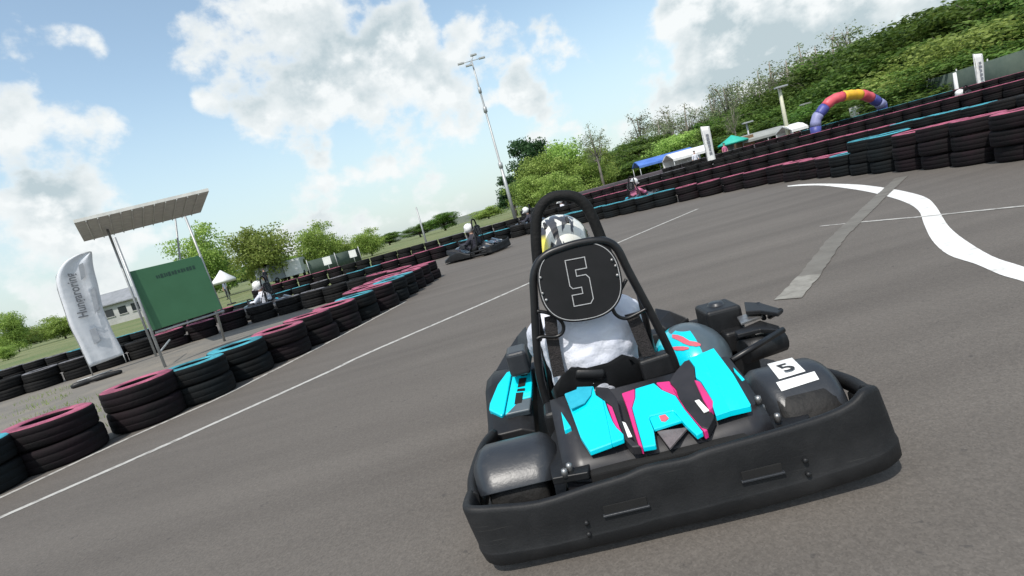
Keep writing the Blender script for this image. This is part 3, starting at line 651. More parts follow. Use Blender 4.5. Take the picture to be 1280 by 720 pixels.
a = on_fender([(983, 461), (995, 457.5), (977, 455), (983.5, 460.2)]); xv = a[1]-a[0]; yv = (a[2]-a[0]); nn = xv.cross(yv); nn = nn if nn.z > 0 else -nn
text_mesh('5', .105, 'ink', 'number', fr, frame_m4(a[3]+nn.normalized()*.003, xv, nn), .0006, .0008, .0)

# engine shell: three raised wedge panels over a dark carrier
SL = .46
def P5(pts, z0=.30, sl=SL, y0=.10): return [kp(690+x/4.237, 430+y/4.237, z0, sl, y0) for x, y in pts]
carr = MB()
cz = lambda y, o=0: .30+SL*(y-.10)-o
prof = [(-.33, .035), (-.26, .03), (-.12, .045), (-.08, .05), (.0, .05), (.10, .05), (.18, .045), (.29, .03), (.36, .035)]
secs = []
for y, o in ((.085, .10), (.10, .045), (.13, .02), (.30, .02), (.42, .03), (.46, .08)):
    top = [Vector((x, y, cz(min(y, .40), dz-.005+o*.9))) for x, dz in prof]
    bot = [Vector((x*.9, y, .13)) for x, dz in prof[::-1]]
    secs.append(top+bot)
carr.loft(secs, 'dark_shell'); shell = carr.build('engine_cover', kart)
def raised(name, pts, mk, th=.022, lift=0.0, z0=.30, sl=SL, side=None, bevel=.0035):
    b = MB(); b.prism(P5(pts, z0+lift, sl), (0, 0.0, -th), mk, side); return b.build(name, shell, bevel)
def folded(pts, a, c, drop, mk, th, z0=.30, sl=SL, name='cover_panel'):
    # a panel with one pressed crease a-c; the side right of the crease leans down by drop per 100 units
    a = Vector(a); c = Vector(c); d = (c-a).normalized(); nn = Vector((-d.y, d.x)); side = lambda p: -(Vector(p)-a).dot(nn)
    def clip(keep):
        out = []
        for i, p in enumerate(pts):
            q = pts[(i+1) % len(pts)]; sp_, sq = side(p)*keep, side(q)*keep
            if sp_ >= 0: out.append(p)
            if sp_*sq < 0: t = sp_/(sp_-sq); out.append((p[0]+(q[0]-p[0])*t, p[1]+(q[1]-p[1])*t))
        return out
    b = MB()
    for keep in (1, -1):
        poly = clip(keep)
        if len(poly) < 3: continue
        q = []
        for p in poly:
            lift = -abs(side(p))/100*drop if keep == 1 else 0
            q.append(kp(690+p[0]/4.237, 430+p[1]/4.237, z0+lift, sl, .10))
        b.prism(q, (0, 0, -th), mk)
    return b.build(name, shell, .005)
folded([(65, 262), (130, 238), (132, 226), (218, 222), (232, 268), (280, 300), (295, 345), (320, 405), (340, 438), (378, 475), (380, 500), (310, 527), (200, 568), (150, 490), (100, 352)], (318, 530), (262, 262), .010, 'cyan', .018)
raised('cover_patch', [(68, 264), (130, 240), (133, 228), (214, 225), (206, 268), (172, 312), (100, 343)], 'cyan_dark', .003, .0022, bevel=0)  # darker cyan patch over the front of the left panel
raised('cover_edge', [(286, 308), (318, 330), (358, 440), (372, 470), (340, 437), (322, 405), (300, 345)], 'pink', .03, -.003, side='pink')
raised('cover_channel', [(224, 224), (300, 230), (342, 285), (372, 420), (410, 495), (470, 540), (425, 545), (384, 500), (360, 440), (318, 328), (286, 304), (240, 272)], 'dark_shell', .03, -.012)
MIDZ = .285
raised('cover_panel', [(440, 235), (540, 205), (580, 240), (655, 272), (700, 340), (800, 463), (766, 482), (702, 420), (655, 362), (640, 352), (520, 380), (514, 392), (538, 452), (550, 534), (482, 546), (452, 440), (424, 336), (440, 282)], 'cyan', .018, 0, MIDZ, .42)
raised('cover_tongue', [(522, 383), (640, 355), (690, 402), (540, 450), (516, 393)], 'cyan', .012, -.006, MIDZ, .42)
raised('cover_emblem', [(566, 380), (600, 372), (618, 392), (600, 408), (578, 406)], 'salmon', .003, -.003, MIDZ, .42, bevel=0)
raised('cover_edge', [(368, 260), (438, 236), (438, 282), (422, 335), (450, 440), (480, 545), (458, 534), (425, 432), (398, 340)], 'pink', .03, -.003, MIDZ, .42)
raised('cover_edge', [(550, 202), (622, 195), (658, 235), (668, 278), (705, 338), (792, 440), (826, 450), (806, 464), (702, 338), (657, 270), (582, 238)], 'pink', .03, -.003, MIDZ, .42)
raised('cover_channel', [(622, 195), (640, 160), (700, 90), (728, 80), (757, 122), (760, 180), (800, 290), (835, 345), (862, 380), (826, 450), (792, 440), (706, 336), (668, 276), (658, 235)], 'dark_shell', .03, -.015)
raised('cover_sticker', [(756, 300), (778, 294), (832, 350), (804, 362)], 'white', .003, -.008, bevel=0)
raised('cover_sticker', [(372, 410), (390, 418), (424, 488), (402, 492)], 'white', .003, -.006, bevel=0)
raised('cover_edge', [(752, 186), (785, 198), (852, 300), (850, 335), (832, 345), (798, 288)], 'pink', .03, -.003)
folded([(724, 76), (856, 22), (960, 160), (1052, 320), (1050, 330), (940, 356), (868, 380), (852, 332), (850, 298), (790, 200), (762, 176), (757, 120)], (942, 358), (800, 60), .010, 'cyan', .018)
raised('cover_tab', [(958, 118), (1022, 185), (1006, 196), (964, 142)], 'cyan', .02, -.045)
raised('cover_tab', [(46, 352), (102, 440), (65, 456)], 'cyan', .02, -.03)
b = MB(); b.prism(P5([(556, 462), (722, 440), (625, 552)], .27, .3), (0, 0, -.006), 'brown_metal'); b.build('heat_plate', shell)
b = MB(); b.box((.01, .095, .19), (.52, .04, .09), 'slot'); b.build('cover_mouth', shell, .01)
b = MB(); b.tube(smooth_path([(-.31, .10, .215), (-.2, .085, .20), (0, .08, .195), (.2, .085, .205), (.33, .10, .22)], 4), .010, 'plastic', 8); b.build('cover_lip', shell)

# roll hoop
SP = lambda pts, s=5: smooth_path(pts, s)
rh = MB()
tall = [ky(x, y, .66) for x, y in ((673, 335), (670, 300), (671, 272), (678, 256), (690, 247), (705, 244.5), (720, 247), (732, 257), (741, 273), (752, 300), (764, 330))]
rh.tube(SP(tall), .0225, 'pad', 12); hoop = rh.build('head_hoop', kart)
rh = MB()
wide = [ky(x, y, yy) for x, y, yy in ((688, 512, .60), (681, 495, .60), (674, 465, .60), (670, 420, .60), (668, 375, .60), (667, 348, .60), (672, 330, .60), (684, 318, .60), (702, 310.5, .60), (722, 304.5, .60), (745, 301, .60), (760, 302.5, .60), (772, 312, .60), (784, 336, .60), (800, 366, .60), (816, 396, .60), (832, 428, .60), (842, 450, .60), (848, 470, .60))]
rh.tube(SP(wide), .0170, 'frame', 12); roll = rh.build('roll_bar', kart)
# back stays going down and forward to the chassis
for sx, p0 in ((-1, wide[4]), (1, wide[14])):
    b = MB(); b.tube([p0+Vector((0, .01, 0)), Vector((p0.x+sx*.05, .95, .10))], .014, 'frame'); b.build('stay', kart)
b = MB(); b.tube([wide[0], wide[-1]+Vector((0, 0, -.03))], .014, 'frame'); b.build('cross_bar', kart)
for pts in (((671, 389), (684, 391), (697, 397), (704, 406), (703, 416), (694, 421), (677, 421), (671, 424)), ((783, 349), (776, 362), (768, 374), (766, 386), (772, 395), (783, 398), (797, 392), (808, 386))):
    b = MB(); b.tube(SP([ky(x, y, .585) for x, y in pts], 4), .0075, 'frame', 8); b.build('harness_loop', kart)
# number disc
dc = ky(724.5, 352, .575); dn = Vector((0, -1, .16)).normalized(); dx_ = Vector((1, 0, 0)).cross(dn).cross(dn)*-1
e0 = ky(672, 362, .575); e1 = ky(777, 342, .575); xdir = (e1-e0).normalized()
DM = frame_m4(dc, xdir, dn)
hw = (e1-e0).length/2*.985; hh = .158
ring = []
for j in range(56):
    a = 2*math.pi*j/56; ca, sa = math.cos(a), math.sin(a); ex = 2/2.5
    ring.append((hw*abs(ca)**ex*(1 if ca > 0 else -1), hh*abs(sa)**ex*(1 if sa > 0 else -1)))
b = MB(); b.loft([[DM @ Vector((x*.985, y*.985, -.012)) for x, y in ring], [DM @ Vector((x, y, -.008)) for x, y in ring], [DM @ Vector((x, y, .002)) for x, y in ring], [DM @ Vector((x*.985, y*.985, .006)) for x, y in ring]], 'disc')
disc = b.build('number_disc', roll)
def line2d(pts, w, closed=True, lift=.0085, mk='white_line', name='outline', M4=DM):
    b = MB(); n = len(pts); pts = [Vector((x, y, 0)) for x, y in pts]; secs = []
    for i, p in enumerate(pts):
        a = pts[i-1] if (closed or i) else pts[i]; c = pts[(i+1) % n] if (closed or i < n-1) else pts[i]
        t1 = (p-a).normalized() if (p-a).length else (c-p).normalized(); t2 = (c-p).normalized() if (c-p).length else t1
        n1 = Vector((-t1.y, t1.x, 0)); n2_ = Vector((-t2.y, t2.x, 0)); mt = (n1+n2_).normalized(); k = 1/max(.5, mt.dot(n1))
        secs.append([M4 @ (p+mt*w/2*k+Vector((0, 0, lift))), M4 @ (p-mt*w/2*k+Vector((0, 0, lift)))])
    if closed: secs.append(secs[0])
    b.loft(secs, mk, False, False); return b.build(name, disc, fix=False)
line2d([(x*.95, y*.95) for x, y in ring], .0030)
five = [(-.052, .088), (.046, .088), (.046, .046), (-.010, .046), (-.010, .022), (.036, .022), (.050, .008), (.050, -.072), (.034, -.088), (-.050, -.088), (-.050, -.046), (.004, -.046), (.004, -.022), (-.040, -.022), (-.052, -.010)]
line2d([(x*.80, y*1.05) for x, y in five], .0036, True, .009, 'white_line', 'number')
for (x, y) in ((-.9, .28), (-.92, -.12), (.9, .22), (.9, -.02), (-.86, -.3), (.84, .38)):
    b = MB(); p = DM @ Vector((hw*x, hh*y, .006)); b.lathe([(.001, .006), (.006, .005), (.007, 0)], p, dn, 'metal', 8, True); b.build('rivet', disc)
# harness webbing
def strap(pts, w, name='harness_strap'):
    b = MB(); secs = []
    for i, p in enumerate(pts):
        secs.append([p+Vector((-w/2, 0, 0)), p+Vector((w/2, 0, 0)), p+Vector((w/2, .006, 0)), p+Vector((-w/2, .006, 0))])
    b.loft(secs, 'webbing', flat=True); return b.build(name, kart)
strap([ky(x, y, .605) for x, y in ((688, 395), (690, 420), (694, 445), (699, 470))], .052)
strap([ky(x, y, .605) for x, y in ((789, 392), (794, 402), (803, 425), (812, 445))], .055)
p = ky(737, 466, .62); b = MB(); b.lathe([(.024, -.06), (.028, -.05), (.028, .05), (.024, .06)], p, (1, 0, -.25), 'plastic', 14, True); b.build('anchor_roller', kart)
p = ky(820, 457, .62); b = MB(); b.box(p, (.135, .07, .095), 'plastic', Matrix.Rotation(R(-4), 3, 'Y')); b.build('hoop_pad', kart, .014)
p = ky(648, 450, 1.02); b = MB(); b.box(p, (.10, .16, .12), 'fender'); b.build('pod_box', kart, .018)
# seat
b = MB(); secs = []
for y, zb, wd, hgt in ((.60, .40, .16, .0), (.62, .30, .20, .06), (.66, .17, .215, .16), (.74, .085, .215, .20), (.88, .07, .205, .19), (1.02, .08, .19, .13), (1.12, .12, .16, .04)):
    o_ = [(-wd, zb+hgt), (-wd*.96, zb+hgt*.5), (-wd*.72, zb+.02), (-wd*.3, zb), (wd*.3, zb), (wd*.72, zb+.02), (wd*.96, zb+hgt*.5), (wd, zb+hgt)]
    i_ = [(x*.93, z+.012) for x, z in o_[::-1]]
    secs.append([Vector((XC+x, y, z)) for x, z in o_+i_])
b.loft(secs, 'plastic'); b.build('seat', kart)
# chassis, floor, engine
b = MB(); b.box((-.02, 1.15, .055), (.60, 1.0, .012), 'frame'); b.build('floor_tray', kart)
b = MB()
for pts in (((-.34, .20, .09), (-.32, .6, .07), (-.30, 1.2, .07), (-.24, 1.75, .08), (.22, 1.75, .08), (.30, 1.2, .07), (.34, .6, .07), (.36, .2, .09)), ((-.44, .28, .145), (.46, .28, .145)), ((-.32, .62, .08), (.34, .62, .08))):
    b.tube(SP(pts, 3), .016, 'frame', 8)
b.build('chassis', kart)
b = MB(); b.box((-.02, .53, .17), (.60, .16, .20), 'slot'); b.box((.08, .52, .27), (.30, .13, .08), 'plastic'); b.build('engine_block', kart, .015)
b = MB(); b.box((-.30, .52, .24), (.14, .14, .16), 'plastic'); b.build('brake_housing', kart, .02)
# left side pod with vents
def plate(px, mk, name, parent, th=.03, z0=.205, sl=.56, y0=.82, bevel=.006, lift=0):
    b = MB(); b.prism([kp(x, y, z0+lift, sl, y0) for x, y in px], (0, .012, -th), mk); return b.build(name, parent, bevel)
b = MB(); secs = []
for y, zt in ((.74, .17), (.86, .20), (1.06, .30), (1.2, .31), (1.42, .27), (1.55, .2)):
    secs.append([(-.665, y, .06), (-.665, y, zt-.03), (-.63, y, zt-.004), (-.50, y, zt-.004), (-.44, y, zt-.03), (-.44, y, .06)])
b.loft(secs, 'plastic'); pod = b.build('side_pod', kart, .008)
plate([(663, 459.5), (643, 461.5), (640, 472), (636, 492), (631, 518), (640, 516), (648, 500), (664, 496), (665, 478)], 'cyan', 'pod_panel', pod)
plate([(640, 462), (633, 465), (622, 480), (612, 504), (611, 512), (627, 520), (630, 516), (635, 490)], 'cyan', 'pod_panel', pod, lift=-.012)
plate([(631, 519), (649, 500), (664, 496), (662, 512), (648, 515)], 'grey_dome', 'pod_trim', pod, lift=.002)
for q in ([(653, 464), (660, 463), (659, 469), (651, 470)], [(649, 473), (658, 472), (656, 482), (647, 484)], [(645, 491), (654, 490), (652, 503), (643, 505)], [(647, 486), (656, 485), (656, 488), (646, 489)]):
    plate(q, 'slot', 'vent', pod, .01, lift=.004, bevel=0)
# right: dome, air box, exhaust bracketry
b = MB(); secs = []
dcx, dcy = .36, .98
for i in range(11):
    th = R(90*i/10); cr_, sr_ = math.cos(th), math.sin(th)
    secs.append([Vector((dcx+.175*max(cr_, .01)*math.cos(q), dcy+.25*max(cr_, .01)*math.sin(q), .20+.175*sr_)) for q in [2*math.pi*j/28 for j in range(28)]])
def domek(i, j):
    q = 360*j/28
    if i >= 8: return 'grey_dome'
    if 185 < q < 262 and 2 <= i <= 7: return 'cyan'
    if 120 < q < 185 and 3 <= i <= 6: return 'cyan'
    return 'grey_dome'
b.loft(secs, domek); dome = b.build('side_dome', kart)
def on_dome(x, y):
    o = tok((0, 0, H)); v = ray(x, y); e = tok((v.x, v.y, H+v.z)); d = e-o
    sc = Vector((1/.178, 1/.253, 1/.178)); c = Vector((dcx, dcy, .20)); oo = Vector([(o[i]-c[i])*sc[i] for i in range(3)]); dd = Vector([d[i]*sc[i] for i in range(3)])
    a = dd.dot(dd); bq = 2*oo.dot(dd); cq = oo.dot(oo)-1; ds = bq*bq-4*a*cq
    if ds < 0: return None
    return o+d*((-bq-math.sqrt(ds))/(2*a))
def swoosh(top, bot, mk):
    secs = [[on_dome(*a), on_dome(*c)] for a, c in zip(top, bot)]
    secs = [q for q in secs if q[0] and q[1]]
    if len(secs) > 1: b = MB(); b.loft(secs, mk, False, False); b.build('dome_decal', dome, fix=False)
swoosh([(840, 418), (847, 418.5), (854, 421), (862, 426), (870, 427), (876, 430)], [(840, 422), (847, 425), (854, 429), (862, 432), (870, 433), (876, 432)], 'salmon')
swoosh([(838, 434), (846, 433), (854, 433), (861, 434)], [(838, 436), (846, 438), (854, 438), (861, 436)], 'salmon')
b = MB(); b.box((.56, 1.10, .335), (.17, .20, .13), 'plastic'); b.box((.58, 1.02, .25), (.12, .18, .10), 'plastic'); b.build('air_box', kart, .018)
b = MB(); b.lathe([(.001, .014), (.03, .013), (.036, .008), (.038, 0), (.05, -.004)], (.56, 1.11, .402), (0, 0, 1), 'fender', 16, True); b.build('air_box_cap', kart)
b = MB()
for q, z in (([(930, 377), (950, 378), (978, 386), (972, 391), (950, 388), (932, 389)], .385), ([(918, 414), (950, 400), (974, 407), (976, 412), (950, 411), (922, 418)], .33)):
    b.prism([kp(x, y, z) for x, y in q], (0, 0, -.02), 'plastic')
b.build('bracket_plate', kart, .005)
b = MB(); b.prism([kp(x, y, .355) for x, y in [(921, 396), (950, 386), (954, 394), (926, 404)]], (0, 0, -.012), 'metal'); b.build('pale_gap_plate', kart, .003)  # pale metal plate added to fill the bright gap beside the air box
b = MB()
for p0, p1, z0, z1, r in (((948, 380), (955, 398), .38, .34, .012), ((976, 388), (962, 396), .38, .33, .012), ((914, 451), (979, 412), .30, .33, .013), ((920, 421), (944, 418), .30, .30, .02)):
    b.tube([kp(*p0, z0), kp(*p1, z1)], r, 'frame', 8)
b.build('exhaust_frame', kart)
b = MB(); a_, c_ = kp(930, 440, .24), kp(976, 424, .24); b.tube([a_, c_], .055, 'plastic', 14); b.build('muffler', kart)
b = MB(); secs = []
for y, zt in ((.95, .17), (1.06, .22), (1.25, .25), (1.45, .25), (1.56, .2)):
    secs.append([(.44, y, .06), (.44, y, zt-.03), (.50, y, zt-.004), (.62, y, zt-.004), (.66, y, zt-.03), (.66, y, .06)])
b.loft(secs, 'plastic'); b.build('side_pod', kart, .008)
p = kp(920, 448, .30); q = kp(955, 452, .30)
for q in ([(619, 463, .28), (632, 441, .33), (646, 420, .38), (657, 407, .42), (661, 425, .40), (658, 447, .34), (648, 466, .28)], [(818, 384, .42), (838, 388, .40), (862, 397, .36), (850, 404, .34), (832, 412, .34), (822, 402, .38)]):
    b = MB(); b.prism([kp(x, y, z) for x, y, z in q], (0, .03, -.09), 'plastic'); b.build('side_wing', kart, .01)
# nose, front fairing, steering
b = MB(); secs = []
for x in (-.62, -.5, -.3, 0, .3, .5, .62):
    yy = 1.98-.35*(x/.66)**2; secs.append([(x, yy, .05), (x, yy-.03, .13), (x, yy-.14, .18), (x, yy-.24, .17), (x, yy-.26, .06)])
b.loft(secs, 'plastic'); b.build('nose', kart, .006)
b = MB(); secs = []
for y, wz, zt in ((1.36, .13, .42), (1.5, .15, .40), (1.62, .16, .30), (1.78, .15, .20)):
    secs.append([(XC+.05-wz, y, .12), (XC+.05-wz*.8, y, zt-.03), (XC+.05, y, zt), (XC+.05+wz*.8, y, zt-.03), (XC+.05+wz, y, .12)])
b.loft(secs, 'cyan'); b.build('front_fairing', kart, .006)
b = MB(); wc = Vector((XC, 1.22, .46)); wn_ = Vector((0, -.75, .66)).normalized(); aa = Vector((1, 0, 0)); bb_ = wn_.cross(aa)
b.tube([wc+(aa*math.cos(q)+bb_*math.sin(q))*.14 for q in [2*math.pi*j/24 for j in range(25)]], .014, 'pad', 8)
for q in (0, 2.1, 4.2): b.tube([wc, wc+(aa*math.cos(q)+bb_*math.sin(q))*.14], .010, 'frame', 6)
b.tube([wc, Vector((XC+.02, 1.6, .14))], .012, 'frame', 8); b.build('steering_wheel', kart)

# ------------------------------------------------------------------ people
def skin_mesh(name, joints, bones, radii, mk, sub=2, root=0):
    me = bpy.data.meshes.new(name); me.from_pydata([tuple(j) for j in joints], bones, []); o = bpy.data.objects.new(name, me); COL.objects.link(o)
    o.modifiers.new('s', 'SKIN'); d = me.skin_vertices[0].data
    for i, r in enumerate(radii): d[i].radius = r if isinstance(r, tuple) else (r, r)
    d[root].use_root = True
    sb = o.modifiers.new('u', 'SUBSURF'); sb.levels = sb.render_levels = sub
    bake(o); o.data.materials.clear(); o.data.materials.append(M[mk])
    for p in o.data.polygons: p.use_smooth = True
    return o
def add_mat_by(o, mk, test):
    o.data.materials.append(M[mk]); i = len(o.data.materials)-1
    for p in o.data.polygons:
        if test(p.center): p.material_index = i
def join(base, others):
    bm = bmesh.new(); bm.from_mesh(base.data)
    n0 = len(base.data.materials)
    for o in others:
        t = bmesh.new(); t.from_mesh(o.data); me = bpy.data.meshes.new('t'); t.to_mesh(me); t.free()
        off = [base.data.materials.find(m.name) for m in o.data.materials]
        for k, m in enumerate(o.data.materials):
            if off[k] < 0: base.data.materials.append(m); off[k] = len(base.data.materials)-1
        for p in me.polygons: p.material_index = off[p.material_index]
        bm.from_mesh(me); bpy.data.objects.remove(o)
    bm.to_mesh(base.data); bm.free()
def hand_chain(name, wrist, dirv, upv, side, mk, curl=1.0):
    # gloved hand: palm plus five curled fingers, each its own tapered chain
    d = Vector(dirv).normalized(); s = d.cross(Vector(upv)).normalized()*side; u = s.cross(d)*side
    b = MB(); w = Vector(wrist)
    b.ellipsoid(w+d*.045, (.042, .046, .026), mk, 14, 8)
    for k, (off, ln) in enumerate(((-.030, .066), (-.010, .076), (.011, .071), (.031, .056))):
        p0 = w+d*.078+s*off; p1 = p0+(d*.8-u*.5)*ln*.45; p2 = p1+(d*.05-u*.95)*ln*.4*curl; p3 = p2+(-d*.75-u*.3)*ln*.35*curl
        b.tube([w+d*.05+s*off*.8, p0, p1, p2, p3], [.0105, .0105, .0098, .009, .007], mk, 8)
    p0 = w+d*.02-s*.036; p1 = p0-s*.02+d*.028-u*.012; p2 = p1+d*.03-u*.022+s*.008
    b.tube([w+d*.012-s*.02, p0, p1, p2], [.013, .0125, .011, .008], mk, 8)
    return b.build(name)
def make_driver(label, helm, jacket, trousers, group):
    root = None; x = XC
    J = [(x, .80, .19), (x, .75, .33), (x, .745, .47), (x, .78, .60), (x, .815, .69), (x, .84, .79), (x, .85, .90),
         (x-.16, .79, .58), (x-.215, .965, .44), (x-.19, 1.13, .45), (x+.16, .79, .58), (x+.215, .965, .44), (x+.19, 1.13, .45),
         (x-.10, .86, .18), (x-.20, 1.24, .33), (x-.15, 1.56, .14), (x-.15, 1.68, .21), (x+.10, .86, .18), (x+.20, 1.24, .33), (x+.15, 1.56, .14), (x+.15, 1.68, .21)]
    B = [(0, 1), (1, 2), (2, 3), (3, 4), (4, 5), (5, 6), (3, 7), (7, 8), (8, 9), (3, 10), (10, 11), (11, 12), (0, 13), (13, 14), (14, 15), (15, 16), (0, 17), (17, 18), (18, 19), (19, 20)]
    rad = [(.13, .10), (.13, .095), (.15, .10), (.13, .09), .055, .075, .085, .062, .047, .032, .062, .047, .032, .085, .062, .042, .036, .085, .062, .042, .036]
    body = skin_mesh('person', J, B, rad, trousers)
    add_mat_by(body, 'skin', lambda c: c.z > .69 and c.y < 1.0)
    hl = hand_chain('h', (x-.185, 1.135, .45), (.35, .75, .35), (0, -.5, .85), 1, 'suit'); hr = hand_chain('h', (x+.185, 1.135, .45), (-.35, .75, .35), (0, -.5, .85), -1, 'suit')
    join(body, [hl, hr])
    # face under the visor (nose, ears, mouth)
    fb = MB(); fb.ellipsoid((x, .945, .885), (.013, .022, .02), 'skin', 8, 6); fb.ellipsoid((x-.03, .93, .91), (.012, .008, .008), 'white', 8, 6); fb.ellipsoid((x+.03, .93, .91), (.012, .008, .008), 'white', 8, 6); fb.ellipsoid((x, .932, .85), (.022, .01, .007), 'pink', 8, 6)
    join(body, [fb.build('f')])
    # jacket
    j = MB(); secs = []
    for z, rx, ry, yc in ((.235, .175, .125, .775), (.30, .195, .14, .765), (.38, .20, .142, .755), (.46, .212, .142, .752), (.54, .222, .135, .76), (.60, .205, .118, .775), (.64, .15, .10, .79), (.675, .085, .08, .81), (.70, .072, .075, .815)):
        secs.append([Vector((x+.96*rx*math.cos(q)*(abs(math.cos(q))**-.12 if abs(math.cos(q)) > .05 else 1), yc+ry*math.sin(q), z)) for q in [2*math.pi*i/32 for i in range(32)]])
    j.loft(secs, jacket)
    for s in (-1, 1):
        j.tube(smooth_path([(x+s*.125, .785, .575), (x+s*.18, .82, .56), (x+s*.205, .89, .50), (x+s*.215, .965, .44), (x+s*.21, 1.04, .435), (x+s*.19, 1.12, .45)], 4), [.068]*4+[.066]*4+[.060]*4+[.058]*4+[.052]*4+[.046], jacket, 16)
    jo = j.build('jacket')
    rm = jo.modifiers.new('r', 'REMESH'); rm.mode = 'VOXEL'; rm.voxel_size = .011; rm.use_smooth_shade = True
    sm = jo.modifiers.new('m', 'SMOOTH'); sm.iterations = 6; sm.factor = .5
    bake(jo)
    for v in jo.data.vertices:
        p = v.co; n = v.normal
        k = noise.noise(Vector((p.x*4.0+p.z*3, p.y*4, p.z*13+p.x*6)))*.013+noise.noise(Vector((p.x*8+3, p.y*8, p.z*26-p.x*10)))*.008
        if p.z < .72: v.co = p+n*(max(k, -.004)+.006)
    jo.data.materials.clear(); jo.data.materials.append(M[jacket])
    for p in jo.data.polygons: p.use_smooth = True
    jo.parent = body
    # helmet (built round its own origin)
    h = MB(); secs = []; hc = Vector((x-.012, .865, .895))
    for i in range(17):
        th = R(-58+148*i/16); c_, s_ = max(math.cos(th), .004), math.sin(th)
        secs.append([Vector((.136*c_*math.cos(q), .158*c_*math.sin(q)+(.018*max(0, -s_)), .150*s_)) for q in [2*math.pi*k/36 for k in range(36)]])
    def hk(i, k): return 'visor' if (5 <= i <= 8 and 4 <= k <= 13) else helm
    h.loft(secs, hk); ho = h.build('helmet', body, loc=hc)
    v = MB(); v.tube([Vector((.140*math.cos(q), .160*math.sin(q)+.012, -.075-.02*math.sin(q))) for q in [R(25+130*k/16) for k in range(17)]], .014, helm, 8); v.build('chin_bar', ho)
    for s in (-.05, .05):
        v = MB(); v.box((s, -.085, .118), (.012, .04, .010), 'ink', Matrix.Rotation(R(38), 3, 'X')); v.build('helmet_vent', ho, .003)
    tag(body, label, 'person', group); return body
driver = make_driver('driver in white jacket and patterned white and yellow helmet, seated in the foreground kart', 'helmet', 'jacket', 'suit', None)
driver.location = kart.location; driver.rotation_euler = (0, 0, KYAW)
def make_variant(src, label, helm=None, jacket=None):
    c = copy_tree(src); tag(c, label, 'person', 'drivers of the other karts')
    for ch in c.children:
        nm = ch.name.split('.')[0]
        rep = helm if nm == 'helmet' else (jacket if nm == 'jacket' else None)
        if rep:
            ch.data = ch.data.copy()
            for i, m in enumerate(ch.data.materials):
                if m.name.split('.')[0] in (M['helmet'].name, M['jacket'].name): ch.data.materials[i] = M[rep]
            if nm == 'helmet':
                for g in ch.children:
                    if g.name.startswith('chin_bar'): g.data = g.data.copy(); g.data.materials[0] = M[rep]
    return c
REC = {}
def retint(o):
    for ch in o.children:
        retint(ch)
        if ch.type == 'MESH' and any(m.name in (M['cyan'].name, M['pink'].name) for m in ch.data.materials):
            if ch.data.name not in REC:
                d = ch.data.copy(); REC[ch.data.name] = d
                for i, m in enumerate(d.materials):
                    if m.name in (M['cyan'].name, M['pink'].name): d.materials[i] = M['steel_blue']
            ch.data = REC[ch.data.name]
def put_kart(px, py, Y, yaw, klab, dlab, helm, jacket):
    a = at(px, py, Y); c, s = math.cos(yaw), math.sin(yaw); off = Vector((XC*c-.865*s, XC*s+.865*c, 0))
    loc = Vector((a.x, a.y, 0.004))-off
    k = copy_tree(kart); retint(k); k.location = loc; k.rotation_euler = (0, 0, yaw); tag(k, klab, 'kart', 'other karts on the track')
    d = make_variant(driver, dlab, helm, jacket); d.location = loc; d.rotation_euler = (0, 0, yaw)
put_kart(586, 286, 16.6, R(62), 'dark kart turning left past the far end of the near left tyre wall', 'driver in white helmet and dark suit, in the kart rounding the left wall', 'helmet_white', 'suit')
put_kart(325, 366, 16.2, R(80), 'kart half hidden behind the tyre wall right of the green board', 'driver in white jacket and white helmet behind the wall right of the green board', 'helmet_white', None)
put_kart(793, 227, 20.4, R(-50), 'kart hidden behind the outer tyre wall, right of the roll hoop', 'driver in pink suit and white helmet behind the outer tyre wall', 'helmet_white', 'suit_pink')
put_kart(657, 263, 24.5, R(75), 'kart behind the outer tyre wall at the foot of the light mast', 'driver in white helmet at the foot of the light mast', 'helmet_white', 'suit')
put_kart(700, 254, 26.5, R(80), 'kart behind the outer tyre wall, seen through the head hoop', 'driver in white jacket seen through the head hoop', 'helmet_white', None)
put_kart(1200, 118, 21, R(20), 'kart beyond the tyre walls, beside the upright white banner', 'driver in white jacket beside the upright white banner', 'helmet_white', None)

